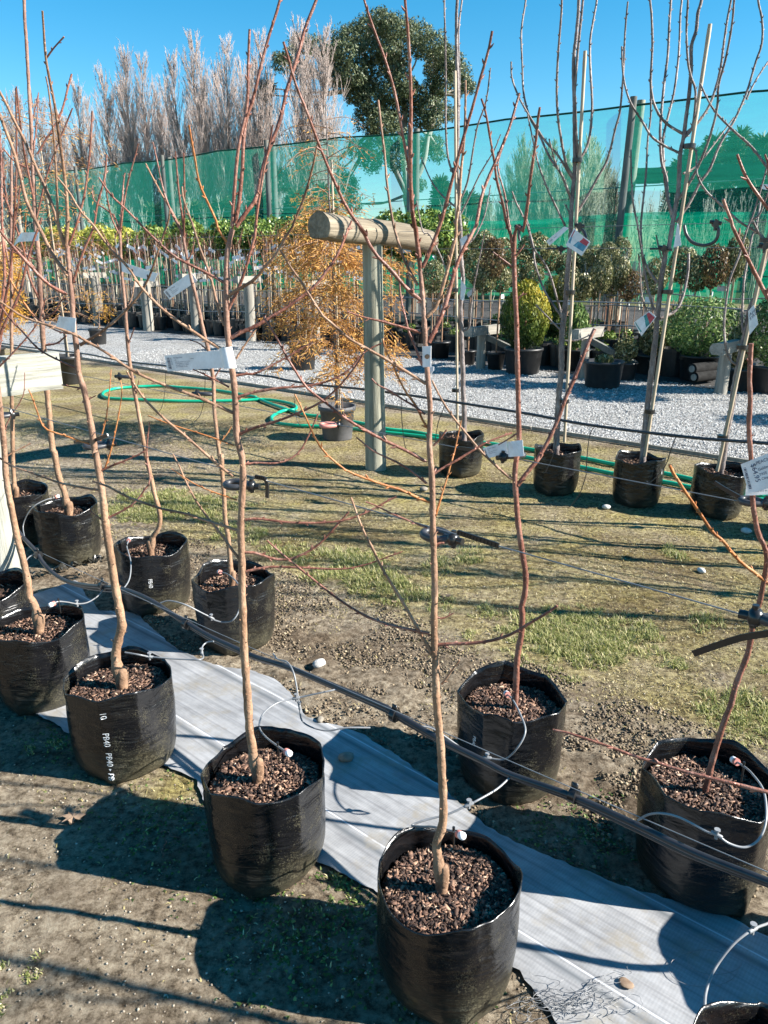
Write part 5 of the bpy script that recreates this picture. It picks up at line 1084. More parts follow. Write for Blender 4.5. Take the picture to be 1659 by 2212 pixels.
M['darknet'] = noisy('dark_green_cloth', (0.0, 0.045, 0.03), (0.003, 0.08, 0.05), 3, 0.8)
TF = 17.9; M['darkpost'] = wood('dark_weathered_pole', (0.07, 0.07, 0.062), (0.14, 0.14, 0.125), (0.22, 0.215, 0.19))
tops = [(1900, 158), (1659, 195), (1365, 222), (1120, 255), (886, 283), (575, 312), (350, 343), (140, 368)]
TP = [PT(x, y, TF) for x, y in tops]; st = sorted((stof(p)[0], p.z) for p in TP)
root = empty('shade_net_fence', ST(10, TF, 0), 'tall green shade net on poles running across behind the nursery rows', 'shade net')
sN = np.linspace(st[0][0], 37.5, 240); zt = np.interp(sN, [a for a, b in st], [b for a, b in st])-0.06*np.abs(np.sin(sN*0.55))
def netstrip(name, zlo, zhi, mat, off, k=10):
    V = []; 
    for j in range(k):
        for i, s in enumerate(sN):
            z = zlo[i]+(zhi[i]-zlo[i])*j/(k-1); p = ST(s, TF+off+0.05*noise.noise(Vector((s*0.5, z*0.6, off*9)))+0.02*math.sin(s*2.1+z), z)-ST(10, TF, 0); V.append(tuple(p))
    n = len(sN); Fc = [(j*n+i, j*n+i+1, (j+1)*n+i+1, (j+1)*n+i) for j in range(k-1) for i in range(n-1)]
    me = npmesh(name, V, Fc, True); return link(name, me, mat, root)
zb = np.full_like(sN, 2.35)+0.04*np.sin(sN)
netstrip('net', zb, zt, M['net1'], 0.0)
netstrip('net', np.full_like(sN, 0.62), zb+0.15, M['net2'], 0.06)
mb = MB(); mb.tube([ST(s, TF-0.02, z)+Vector((0, 0, 0.0)) for s, z in zip(sN, zt)], 0.022, 6); mb.build('top_hem', M['darknet'], root)
for (x, y) in ((1368, 222), (1120, 262), (886, 283), (575, 312), (350, 343), (163, 366)):
    p = PT(x, y, TF-0.25); mb = MB(); lean = Vector((-0.10 if x == 1368 else 0, 0, 0))
    if x != 1120:
        mb.tube([Vector((p.x, p.y, 0))+lean, Vector((p.x, p.y, p.z+0.12))], [0.085, 0.075] if x != 350 and x != 163 else [0.075, 0.07], 12); mb.build('pole', M['darkpost'], root)
        q_ = PT(x+ (17 if x == 1368 else 14), y, TF+0.28); mb = MB(); mb.tube([Vector((q_.x, q_.y, 0))+lean*1.5, Vector((q_.x, q_.y, q_.z+0.05))], [0.11, 0.09], 12); mb.build('pole', M['post' if x == 1368 else 'darkpost'], root)
for z_ in (1.3, 3.1):
    mb = MB(); mb.tube([ST(s, TF+0.15, z_) for s in (st[0][0], 8, 14, 22, 43)], 0.012, 5); mb.build('tension_wire', M['wire'], root)
# dark cloth covered beams of the shade house behind the net
def cbeam(a, b, th, label, legs=()):
    root = empty('shade_house_beam', Vector((a.x, a.y, 0)), label, 'shade house'); mb = MB(); d = (b-a).normalized(); n_ = 16
    for i in range(n_):
        p, q_ = a.lerp(b, i/n_), a.lerp(b, (i+1)/n_); mb.box((p+q_)/2+Vector((0, 0, -0.02*math.sin(i*.9))), ((q_-p).length/2, 0.06, th/2), (d, d.cross(Vector((0, 0, 1))), Vector((0, 0, 1))))
    mb.build('beam', M['darknet'], root, smooth=False)
    for u in legs:
        p = a.lerp(b, u); mb = MB(); mb.tube([Vector((p.x, p.y, 0)), p], 0.09, 10); mb.build('leg', M['greypost'], root)
cbeam(PT(1352, 380, 18.4), PT(1800, 362, 18.4), 0.33, 'dark green cloth covered beam behind the net at the right', (0.02, 0.9))
cbeam(PT(35, 457, 18.4), PT(168, 451, 18.4), 0.22, 'dark green cloth covered beam behind the net at the far left', (0.03, 0.97))
# timber sleepers / bank at the foot of the net
# ================================================================== NURSERY ROWS
def leafcloud(n, rad, size, lump=0.25, shell=0.55, seed=0, asp=0.5, droop=0.0):
    """cloud of leaves: rad = (rx, ry, rz); returns V, F"""
    rg = np.random.default_rng(seed)
    d = rg.normal(size=(n, 3)); d /= np.linalg.norm(d, axis=1)[:, None]
    q_ = (shell+(1-shell)*rg.random(n))**0.6
    lm = np.array([noise.noise(Vector(v*2.3)+Vector((seed, 0, 0))) for v in d]); q_ = q_*(1+lump*lm)
    lm2 = np.array([noise.noise(Vector(v*5.5)+Vector((seed, 3, 0))) for v in d]); keep = lm2 > -0.42
    d, q_ = d[keep], q_[keep]; n = len(d)
    P = d*q_[:, None]*np.array(rad)
    nr = d+rg.normal(0, 0.65, (n, 3)); nr /= np.linalg.norm(nr, axis=1)[:, None]
    a = np.cross(nr, rg.normal(size=(n, 3))); a /= np.linalg.norm(a, axis=1)[:, None]; a[:, 2] -= droop; a /= np.linalg.norm(a, axis=1)[:, None]
    b = np.cross(nr, a); s = size*(0.6+0.8*rg.random(n))[:, None]
    V = np.stack([P-a*s, P+b*s*asp, P+a*s, P-b*s*asp], 1).reshape(-1, 3)
    return V, np.arange(n*4).reshape(-1, 4), np.repeat(rg.random(n), 4)
def leafobj(name, V, Fc, tint, mat, parent, loc=(0, 0, 0)):
    me = npmesh(name, V, Fc); at = me.attributes.new('tint', 'FLOAT', 'POINT'); at.data.foreach_set('value', tint.astype(np.float32)); o = link(name, me, mat, parent); o.location = loc; return o
L_cam = tintleaf('camellia_leaves', [(0, (0.03, 0.06, 0.012)), (0.5, (0.10, 0.17, 0.03)), (0.85, (0.25, 0.33, 0.07)), (1, (0.45, 0.50, 0.17))], 0.25, 0.35)
L_yel = tintleaf('yellow_green_leaves', [(0, (0.14, 0.16, 0.03)), (0.5, (0.40, 0.40, 0.06)), (1, (0.70, 0.64, 0.16))], 0.3, 0.4)
L_dark = tintleaf('dark_standard_leaves', [(0, (0.035, 0.045, 0.015)), (0.5, (0.13, 0.135, 0.05)), (0.85, (0.28, 0.26, 0.12)), (1, (0.52, 0.46, 0.28))], 0.2, 0.4)
L_red = tintleaf('bronze_leaves', [(0, (0.04, 0.02, 0.012)), (0.5, (0.11, 0.07, 0.03)), (1, (0.26, 0.18, 0.08))], 0.25, 0.4)
L_conif = tintleaf('golden_conifer_leaves', [(0, (0.02, 0.045, 0.01)), (0.35, (0.08, 0.12, 0.015)), (0.62, (0.22, 0.21, 0.02)), (1, (0.62, 0.44, 0.03))], 0.2, 0.6)
L_shrub = tintleaf('shrub_leaves', [(0, (0.04, 0.08, 0.025)), (0.5, (0.12, 0.20, 0.055)), (0.9, (0.28, 0.38, 0.12)), (1, (0.48, 0.53, 0.24))], 0.3, 0.45)
L_or = tintleaf('bald_cypress_needles', [(0, (0.22, 0.09, 0.025)), (0.5, (0.50, 0.25, 0.07)), (0.9, (0.70, 0.40, 0.12)), (1, (0.82, 0.55, 0.18))], 0.35, 0.7)
L_or2 = tintleaf('orange_conifer_needles', [(0, (0.30, 0.14, 0.02)), (0.5, (0.58, 0.30, 0.04)), (1, (0.80, 0.50, 0.10))], 0.35, 0.7)
L_euc = tintleaf('eucalyptus_leaves', [(0, (0.03, 0.045, 0.022)), (0.5, (0.085, 0.115, 0.055)), (0.9, (0.19, 0.215, 0.11)), (1, (0.30, 0.32, 0.18))], 0.2, 0.5)
L_lav = tintleaf('grey_shoots', [(0, (0.20, 0.19, 0.16)), (1, (0.50, 0.47, 0.42))], 0.2, 0.7)
def potmesh(parent, r, h, mat='pot', loc=(0, 0, 0)):
    mb = MB(); mb.lathe([(r*0.05, 0), (r*0.80, 0), (r*0.82, 0.01), (r*0.97, h*0.88), (r*1.06, h*0.885), (r*1.06, h), (r*0.97, h), (r*0.95, h*0.85), (0.001, h*0.84)], 20)
    mb.v = [(x+loc[0], y+loc[1], z+loc[2]) for x, y, z in mb.v]
    me = bpy.data.meshes.new('pot'); me.from_pydata(mb.v, [], mb.f); me.update(); link('pot', me, M[mat], parent)
def stick(parent, name, pts, r, mat, n=6):
    mb = MB(); mb.tube([Vector(p) for p in pts], r, n); me = bpy.data.meshes.new(name); me.from_pydata(mb.v, [], mb.f); me.polygons.foreach_set('use_smooth', np.ones(len(me.polygons), dtype=bool)); me.update(); return link(name, me, M[mat], parent)
def flag(parent, z, s=1.0, seed=0):
    rg = random.Random(seed); a = rg.uniform(-0.4, 0.9); d = Vector((math.cos(a), -0.4, rg.uniform(-.6, .3))).normalized(); up = Vector((0, 0, 1)); up = (up-d*up.dot(d)).normalized(); p = Vector((0, -0.02, z)); L = 0.13*s
    mb = MB(); nn = d.cross(up); mb.box(p+d*L*0.5, (L*0.5, 0.0006, 0.024*s), (d, nn, up)); mb.tube([p-up*0.018*s, p+up*0.018*s], 0.013, 8)
    me = bpy.data.meshes.new('plant_tag'); me.from_pydata(mb.v, [], mb.f); me.update(); link('tag', me, M['paper'], parent)
HID = (0, 0, 0)
def proto_bare(i):
    rg = random.Random(50+i); h = rg.uniform(1.5, 1.95); r = empty('staked_young_tree', HID, None, 'young tree')
    potmesh(r, 0.155, 0.32); P = [(0, 0, 0.22)]; x = y = 0
    for k in range(1, 8): x += rg.uniform(-.012, .012); y += rg.uniform(-.012, .012); P.append((x, y, 0.22+(h-0.22)*k/7))
    stick(r, 'stem', P, [0.011-0.0008*k for k in range(8)], 'tantwig' if i % 2 else 'grey')
    stick(r, 'stake', [(0.03, 0.01, 0.2), (0.025+rg.uniform(-.03, .03), 0, h-0.1)], 0.008, 'bamboo')
    mb = MB()
    for k in range(9):
        z = h-0.05-rg.random()*0.7; a = rg.uniform(0, 6.28); L = rg.uniform(0.15, 0.4); p = Vector((x*0.7, y*0.7, z)); d = Vector((math.cos(a)*0.5, math.sin(a)*0.5, 1)).normalized()
        mb.tube([p, p+d*L*0.5, p+d*L+Vector((0, 0, 0.05))], [0.005, 0.004, 0.002], 4)
    me = bpy.data.meshes.new('twigs'); me.from_pydata(mb.v, [], mb.f); me.update(); link('twigs', me, M['twig'], r)
    flag(r, h*0.86 if i % 3 else h*0.7, 1.3, i); return r
def proto_standard(i, ch, cr, mat, n=520, size=0.030, potr=0.15, zs=0.85):
    rg = random.Random(80+i); r = empty('standard_shrub', HID, None, 'standard shrub')
    potmesh(r, potr, potr*1.8); stick(r, 'stem', [(0, 0, 0.2), (rg.uniform(-.02, .02), 0.01, ch*0.6), (0, 0, ch)], [0.013, 0.011, 0.010], 'tantwig')
    stick(r, 'stake', [(0.03, 0.0, 0.2), (0.02, 0, ch+0.02)], 0.009, 'bamboo')
    V, Fc, tn = leafcloud(n, (cr, cr, cr*zs), size, 0.28 if size > 0.03 else 0.13, 0.45 if size > 0.03 else 0.7, i); leafobj('crown', V, Fc, tn, mat, r, (0, 0, ch))
    if i % 2 == 0: flag(r, ch-cr*1.1, 1.2, i)
    return r
def place(proto, p, rz, sc, label, group, used):
    if proto.name in used: return copyobj(proto, p, rz, sc, label, group)
    used.add(proto.name); proto.location = p; proto.rotation_euler = (0, 0, rz); proto.scale = (sc, sc, sc); proto['label'] = label; proto['group'] = group; return proto
used = set(); rg = random.Random(11)
bares = [proto_bare(i) for i in range(5)]
cams = [proto_standard(i, 1.98, 0.36, L_cam, 1100, 0.042) for i in range(3)]
yels = [proto_standard(10+i, 1.95, 0.36, L_yel, 1100, 0.042) for i in range(2)]
dks = [proto_standard(20+i, 1.0, 0.22, L_dark, 1900, 0.019, 0.15, 0.9) for i in range(4)]
reds = [proto_standard(30, 1.0, 0.24, L_red, 1700, 0.020, 0.15, 0.9)]
bigs = [proto_standard(40+i, 1.75, 0.33, L_dark, 2400, 0.026, 0.18, 0.9) for i in range(2)]
for row, t_ in enumerate((10.3, 10.75, 11.25, 11.8)):
    s = 9.6+0.2*row
    while s < 25.5 and row < 9:
        place(rg.choice(bares), ST(s+rg.uniform(-.08, .08), t_+rg.uniform(-.1, .1), 0.012), rg.uniform(-0.5, 0.5), rg.uniform(0.85, 1.12), 'thin bare young tree with a stake and white tag in the rows behind the gravel', 'bare young trees crowded in the rows behind the gravel', used); s += rg.uniform(0.30, 0.44)
for row, t_ in enumerate((12.3, 13.0, 13.8)):
    s = 9.3+0.3*row
    while s < 27:
        yl = 20.3 < s < 24.6; pr = rg.choice(yels) if yl and rg.random() < 0.85 else rg.choice(cams)
        lb = 'yellow green leafy standard shrub in the hedge like row before the net' if pr in yels else 'green leafy standard shrub in the hedge like row before the net'
        place(pr, ST(s+rg.uniform(-.1, .1), t_+rg.uniform(-.12, .12), 0.012), rg.uniform(0, 6.28), rg.uniform(0.88, 1.12), lb, 'yellow green standards in the hedge like row' if pr in yels else 'green standards in the hedge like row', used); s += rg.uniform(0.5, 0.68)
# clipped round standards on the right, from their places in the picture
near = [(953, 631, 25), (936, 598, 22), (1030, 580, 24), (1046, 603, 22), (1082, 605, 20), (1065, 560, 22), (1253, 622, 24), (1286, 616, 23), (1230, 612, 22), (1323, 615, 22), (1360, 618, 21), (1300, 592, 20), (1416, 600, 22), (1476, 575, 27), (1506, 592, 27), (1543, 578, 24), (1576, 575, 22), (1592, 556, 22), (1340, 590, 19), (1200, 625, 22)]
for i, (x, y, r_) in enumerate(near):
    Y = (13.4 if x < 1100 else 12.6 if x < 1400 else 11.8)+rg.uniform(-0.7, 0.7); c = PY(x, y, Y); s = max(0.75, min(1.35, r_*(Y+.3)/1660/0.20)); pr = dks[i % 4] if i % 5 else reds[0]
    o = place(pr, Vector((c.x, c.y, 0.012)), rg.uniform(0, 6.28), 1.0, 'small clipped round headed standard in the nursery rows at the right' if pr in dks else 'bronze tinted round headed standard in the nursery rows at the right', 'clipped round standards at the right' if pr in dks else 'bronze round standards at the right', used)
    o.scale = (s, s, c.z/1.0)
far = [(1156, 538, 32), (1126, 566, 24), (1286, 561, 22), (1313, 556, 22), (1340, 545, 20), (1260, 566, 22), (1190, 560, 22), (1225, 575, 22), (1005, 540, 26), (1085, 548, 28), (1045, 535, 24), (970, 545, 24), (1110, 600, 22), (1150, 595, 20)]
for i, (x, y, r_) in enumerate(far):
    Y = 16.2+rg.uniform(-0.8, 0.8); c = PY(x, y, Y); s = max(0.7, min(1.3, r_*(Y+.3)/1660/0.30))
    o = place(bigs[i % 2], Vector((c.x, c.y, 0.012)), rg.uniform(0, 6.28), 1.0, 'taller dark round headed standard standing close before the net', 'tall dark standards before the net', used); o.scale = (s, s, c.z/1.75)
# rows that go on past the right edge of the picture and shade the gravel
for k in range(22):
    s = rg.uniform(-4.5, 2.4); t_ = rg.uniform(9.9, 11.6); c = ST(s, t_, 0.012)
    place(rg.choice(bigs+cams), c, rg.uniform(0, 6.28), rg.uniform(0.85, 1.15), 'standard shrub of the nursery rows out of view to the right', 'standards outside the picture', used)
# black pots massed under the standards
pp0 = empty('nursery_pot', HID, None, 'pot'); potmesh(pp0, 0.18, 0.32)
V, Fc, tn = leafcloud(120, (0.13, 0.13, 0.10), 0.025, 0.3, 0.3, 77); leafobj('low_plant', V, Fc, tn, L_cam, pp0, (0, 0, 0.34))
pp1 = empty('nursery_pot', HID, None, 'pot'); potmesh(pp1, 0.18, 0.34); stick(pp1, 'stem', [(0, 0, 0.2), (0.02, 0, 0.9)], 0.008, 'tantwig')
for k in range(120):
    t_ = rg.choice((10.6, 11.1, 11.7, 12.3, 13.0, 13.8, 14.6)); s = rg.uniform(3.3, 9.6)
    place(pp0 if k % 2 else pp1, ST(s, t_+rg.uniform(-.15, .15), 0.012), rg.uniform(0, 6.28), rg.uniform(0.8, 1.1), 'black nursery pot with a low plant among the standards at the right' if k % 2 else 'black nursery pot with a bare stem among the standards at the right', 'black pots with low plants' if k % 2 else 'black pots with bare stems', used)
# rails that hold the rows
for i, (s0, s1, t_, z_) in enumerate(((3, 27, 10.2, 0.95), (3, 27, 10.8, 0.62), (9, 27, 11.9, 1.25), (9, 27, 10.2, 0.5), (2, 10, 11.3, 0.85), (2, 10, 12.2, 1.0))):
    mb = MB(); mb.tube([ST(s0+(s1-s0)*k/20, t_, z_+0.03*math.sin(k*1.3+i)) for k in range(21)], 0.009, 6)
    tag(mb.build('row_rail', M['drip'], origin=ST(s0, t_, z_)), 'thin pale pipe running along the nursery rows behind the gravel', 'rail', 'thin pale pipes along the nursery rows')
# squat posts along the gravel
def squat(x, yb, yt, wpx, label, bar=None, mat='greypost', brace=False):
    g = G(x, yb); g.z = 0; root = empty('row_post', g, label, 'post'); z = PY(x, yt, g.y).z; r = wpx*0.5*g.y/1660*1.02; mb = MB(); pole(mb, Vector((g.x, g.y, -0.02)), Vector((g.x, g.y, z)), r, r*0.93, 16, x); mb.build('post', M[mat], root)
    if bar: logbar('crossbar', Vector((g.x, g.y-0.01, z+0.02)), bar, 0.065, 0.07, M[mat], root)
    if brace:
        mb = MB(); a = Vector((g.x, g.y, z-0.05)); b_ = Vector((g.x, g.y, 0.22))+E1*(-0.55)+E2*0.35; mb.box((a+b_)/2, ((a-b_).length/2, 0.03, 0.045), ((b_-a).normalized(), E2, (b_-a).normalized().cross(E2))); mb.build('brace', M['darkpost'], root, smooth=False)
squat(543, 738, 606, 22, 'bright grey round post at the front of the rows, closest to the middle', 0.3)
squat(425, 722, 600, 20, 'grey round post behind the red stem of the third tree of the second row', 0.3)
squat(322, 715, 615, 22, 'shaded grey round post standing among the black pots on the left', 0.3)
squat(214, 700, 596, 20, 'grey round post farthest to the left in the nursery rows', 0.3)
squat(682, 760, 617, 20, 'grey post with a crossbar half hidden behind the brown bald cypress', 0.35)
squat(1038, 799, 716, 20, 'squat grey post with a short crossbar behind the leftmost staked tree', 0.36, brace=True)
squat(1259, 820, 722, 20, 'squat grey post with a short crossbar behind the second staked tree', 0.36, brace=True)
squat(1556, 853, 752, 26, 'squat grey post with a crossbar in front of the leafy shrubs at the right', 0.36)
# golden conifers and shrubs by the gravel
def shrub(name, x, yb, ytop, wpx, label, cat, mat, n, size, seed, pot='pot', potr=None, tintz=False, shape='egg', yfoot=None, asp=0.4):
    g = G(x, yb); g.z = 0.014; root = empty(name, g, label, cat); r = wpx*0.5*g.y/1660; zt = PY(x, ytop, g.y).z; pr = potr or r*0.7; ph = pr*1.35
    mb = MB(); mb.lathe([(pr*0.05, 0), (pr*0.85, 0), (pr*0.87, 0.01), (pr, ph*0.9), (pr*1.05, ph*0.91), (pr*1.05, ph), (pr*0.95, ph), (pr*0.9, ph*0.9), (0.001, ph*0.9)], 26, tuple(g)); mb.build('pot', M[pot], root)
    zf = ph*0.9; rz_ = (zt-zf)/2
    V, Fc, tn = leafcloud(n, (1, 1, 1), 1.0, 0.16, 0.55, seed, asp)
    ctr = V.reshape(-1, 4, 3).mean(1); off = V.reshape(-1, 4, 3)-ctr[:, None]
    sc = np.array([r, r, rz_]); 
    if shape == 'egg': k = 1-0.25*np.clip(ctr[:, 2], 0, 1)**2; ctr[:, 0] *= k; ctr[:, 1] *= k
    if shape == 'egg': off[:, :, 2] *= 2.0
    W = ctr[:, None]*sc+off*size
    if tintz: tn = np.repeat(np.clip(0.36+0.40*ctr[:, 2]+0.22*ctr[:, 0]+0.25*(rng.random(len(ctr))-0.4)-0.15*(np.hypot(ctr[:, 0], ctr[:, 1]) < 0.4), 0, 1), 4)  # golden tips, with a sunlit top and right side put into the tint
    leafobj('foliage', W.reshape(-1, 3), Fc, tn, mat, root, (0, 0, zf+rz_))
    stick(root, 'stem', [(0, 0, ph*0.6), (0, 0, zf+rz_)], 0.02, 'tantwig'); return root
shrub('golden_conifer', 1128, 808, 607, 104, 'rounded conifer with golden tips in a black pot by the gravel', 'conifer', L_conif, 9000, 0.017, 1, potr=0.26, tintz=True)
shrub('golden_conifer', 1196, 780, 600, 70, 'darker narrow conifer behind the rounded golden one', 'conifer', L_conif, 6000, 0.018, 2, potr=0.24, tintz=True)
shrub('conifer', 1240, 800, 655, 50, 'small dark conifer beside the second staked tree', 'conifer', L_shrub, 1800, 0.022, 3, potr=0.22)
shrub('potted_shrub', 1345, 822, 728, 52, 'small clipped shrub in a tall black bag by the gravel', 'shrub', L_dark, 1500, 0.020, 4, potr=0.17, shape='box')
shrub('potted_shrub', 1402, 808, 700, 55, 'small dark shrub behind the teal and red picture label', 'shrub', L_dark, 1500, 0.022, 5, potr=0.19)
shrub('potted_shrub', 1300, 838, 770, 40, 'low plant in a large black pot behind the second staked tree', 'shrub', L_dark, 500, 0.02, 6, potr=0.24)
shrub('leafy_shrub', 1505, 822, 640, 165, 'big light green leafy shrub left of the squat post with a crossbar', 'shrub', L_shrub, 5200, 0.030, 7, potr=0.24, shape='ball', asp=0.3)
shrub('leafy_shrub', 1440, 800, 690, 90, 'dark leafy shrub left of the big light green one', 'shrub', L_shrub, 2600, 0.030, 8, potr=0.22, shape='ball', asp=0.3)
shrub('leafy_shrub', 1660, 850, 628, 120, 'bright green leafy shrub at the right edge', 'shrub', L_shrub, 5200, 0.028, 9, potr=0.24, shape='ball', asp=0.3)
shrub('potted_shrub', 1590, 845, 700, 60, 'dark shrub between the squat post and the right edge', 'shrub', L_dark, 1500, 0.026, 14, potr=0.2)
g = G(1330, 740); 
for i, (x, yb, w_, lb) in enumerate(((953, 775, 38, 'round black plastic pot at the front of the right hand rows'), (1010, 790, 34, 'black pot beside the squat post behind the leftmost staked tree'), (1070, 800, 40, 'black pot left of the golden conifer'))):
    g = G(x, yb); root = empty('nursery_pot', g, lb, 'pot'); r = w_*0.5*g.y/1660; mb = MB(); mb.lathe([(r*0.05, 0), (r*0.78, 0), (r*0.95, r*1.7), (r*1.06, r*1.72), (r*1.06, r*1.95), (r*0.95, r*1.95), (r*0.9, r*1.7), (0.001, r*1.7)], 24, tuple(g)); mb.build('pot', M['pot'], root); stick(root, 'stem', [(0, 0, 0.2), (0.01, 0, 1.0)], 0.012, 'tantwig')
# grey tufted lavender like plant
g = PY(1345, 560, 15.5); root = empty('grey_tufted_shrub', Vector((g.x, g.y, 0.012)), 'pale grey upright twiggy shrub among the round standards', 'shrub')
mb = MB()
for k in range(420):
    a = rg.uniform(0, 6.28); q_ = math.sqrt(rg.random())*0.55; p = Vector((root.location.x+q_*math.cos(a)*1.3, root.location.y+q_*math.sin(a), 0.9+rg.uniform(-.2, .25))); mb.tube([p, p+Vector((rg.uniform(-.1, .1), rg.uniform(-.1, .1), rg.uniform(0.35, 0.75)*(1.1-q_)))], [0.008, 0.005], 3)
me_ = mb.build('shoots', None, root) if False else None
me = bpy.data.meshes.new('shoots'); me.from_pydata([(x-root.location.x, y-root.location.y, z-root.location.z) for x, y, z in mb.v], [], mb.f); me.update(); link('shoots', me, M['bamboo'] if False else noisy('grey_shoot_bark', (0.22, 0.20, 0.18), (0.48, 0.45, 0.41), 20, 0.8), root)
potmesh(root, 0.22, 0.35); stick(root, 'stem', [(0, 0, 0.3), (0, 0, 1.0)], 0.03, 'tantwig')
# black rolls with pale ends lying by the post
for i, (x, y) in enumerate(((1495, 797), (1499, 815), (1655, 838))):
    g = PT(x, y, 9.95); root = empty('pipe_roll', g, ('upper black roll with a pale round end beside the squat post', 'lower black roll with a pale round end beside the squat post', 'black roll with a pale round end at the right edge')[i], 'roll')
    mb = MB(); mb.tube([g, g+Vector((0.25, 0.1, 0))+E2*0.2], 0.068, 18); mb.build('roll', M['matte'], root); mb = MB(); mb.tube([g-E2*0.004-Vector((0.004, 0, 0)), g+E2*0.004], 0.042, 16); mb.build('end_disc', M['greypost'], root)

# ================================================================== BALD CYPRESSES
def needles(P, D, L, wd, seed):
    rg = np.random.default_rng(seed); n = len(P); a = D+rg.normal(0, 0.45, (n, 3)); a /= np.linalg.norm(a, axis=1)[:, None]; b = np.cross(a, rg.normal(size=(n, 3))); b /= np.linalg.norm(b, axis=1)[:, None]
    V = np.stack([P-b*wd, P+b*wd, P+a*L[:, None]+b*wd*0.3, P+a*L[:, None]-b*wd*0.3], 1).reshape(-1, 3); return V, np.arange(4*n).reshape(-1, 4), np.repeat(rg.random(n), 4)
def cypress(name, label, base, topp, zones, potr, poth, potmat, mat, seed, stake=True, sides=26):
    rg = random.Random(seed); root = empty(name, base, label, 'conifer')
    mb = MB(); b0 = Vector(base); pr, ph = potr, poth
    if pr: mb.lathe([(pr*0.05, 0), (pr*0.80, 0), (pr*0.83, 0.01), (pr*0.97, ph*0.86), (pr*1.06, ph*0.87), (pr*1.07, ph), (pr*0.98, ph), (pr*0.94, ph*0.86), (0.001, ph*0.86)], 32, tuple(b0)); mb.build('pot', M[potmat], root)
    T = [b0+Vector((0, 0, ph*0.8)), b0.lerp(topp, 0.35)+Vector((0.01, 0, 0)), b0.lerp(topp, 0.7), Vector(topp)]
    mb = MB(); limb(mb, T, 0.016, 0.004, 8, 0.002, 0.1, 4, 0.2, 0.0, rg); mb.build('trunk', M['grey'], root)
    if stake: mb = MB(); mb.tube([b0+Vector((0.03, -0.02, ph*0.8)), b0.lerp(topp, 0.85)+Vector((0.03, -0.02, 0))], 0.009, 8); mb.build('bamboo_stake', M['bamboo'], root)
    mbt = MB(); NP = []; ND = []
    for (z0, z1, rad, cnt, dens) in zones:
        for k in range(cnt):
            z = rg.uniform(z0, z1); u = (z-b0.z)/(topp.z-b0.z); p = b0.lerp(topp, min(1, u)); a = rg.uniform(0, 6.28); L = rad*rg.uniform(0.45, 1.05)
            d = Vector((math.cos(a), math.sin(a), rg.uniform(-0.35, 0.35))); Q = [p, p+d*L*0.4+Vector((0, 0, 0.04*L)), p+d*L*0.75-Vector((0, 0, 0.05*L)), p+d*L-Vector((0, 0, 0.22*L))]
            S = smoothpath(Q, 3); mbt.tube(S, [0.004-0.003*i/len(S) for i in range(len(S))], 4)
            m_ = int(dens*L*rg.uniform(0.7, 1.3))
            for j in range(m_):
                v = rg.uniform(0.15, 1); i = min(len(S)-2, int(v*(len(S)-1))); q_ = S[i].lerp(S[i+1], v*(len(S)-1)-i)
                side = Vector((-d.y, d.x, 0))*rg.choice((-1, 1)); q2 = q_+side*rg.uniform(0, 0.06)+Vector((rg.gauss(0, .018), rg.gauss(0, .018), rg.gauss(-0.015, .025)))
                NP.append(q2); ND.append(d*0.5+side*0.6+Vector((0, 0, -0.35)))
    mbt.build('branches', M['tantwig'], root)
    if NP:
        P = np.array([tuple(p-b0) for p in NP]); D = np.array([tuple(d) for d in ND]); V, Fc, tn = needles(P, D, 0.02+0.035*np.random.default_rng(seed).random(len(P)), 0.0045, seed); leafobj('foliage', V, Fc, tn, mat, root)
    return root
b0 = G(729, 947); b0.z = gh(b0.x, b0.y); tz = PY(704, 225, b0.y)
cypress('bald_cypress', 'brown needled bald cypress in the grey pot left of the round timber post', b0, tz, ((0.55, 1.75, 0.72, 140, 165), (1.75, 2.1, 0.45, 30, 60), (2.1, tz.z-0.1, 0.5, 26, 26)), 0.158, 0.30, 'greypot', L_or, 3)
b0 = G(152, 828); b0.z = gh(b0.x, b0.y); tz = PY(66, 190, b0.y-0.3)
cypress('bald_cypress', 'tall thin brown bald cypress in a dark pot behind the tree in the lettered bag', b0, tz, ((0.7, 1.6, 0.75, 30, 26), (1.6, tz.z-0.2, 0.95, 70, 40)), 0.17, 0.36, 'pot', L_or, 4)
b0 = G(-12, 800); b0.z = 0; tz = PY(-8, 500, b0.y)
cypress('bald_cypress', 'dense bright orange needled conifer cut by the left edge', b0, tz, ((0.5, 1.7, 0.42, 120, 210),), 0.18, 0.34, 'pot', L_or2, 5)
b0 = G(214, 745); b0.z = 0; tz = PY(212, 610, b0.y)
cypress('bald_cypress', 'small orange needled conifer at the back edge of the gravel', b0, tz, ((0.5, 1.0, 0.35, 22, 90),), 0.16, 0.3, 'pot', L_or2, 6, False)
for i, (x, y) in enumerate(((640, 447), (683, 440), (725, 455))):
    b0 = PY(x, y, 9.5); 
b0 = G(655, 800); b0.z = 0.016; tz = PY(690, 425, b0.y)
cypress('bald_cypress', 'larger bald cypress with yellow tips behind the one in the grey pot', b0, tz, ((0.9, 1.9, 0.75, 46, 70), (2.0, tz.z, 0.40, 24, 120)), 0.2, 0.4, 'pot', L_or2, 8)

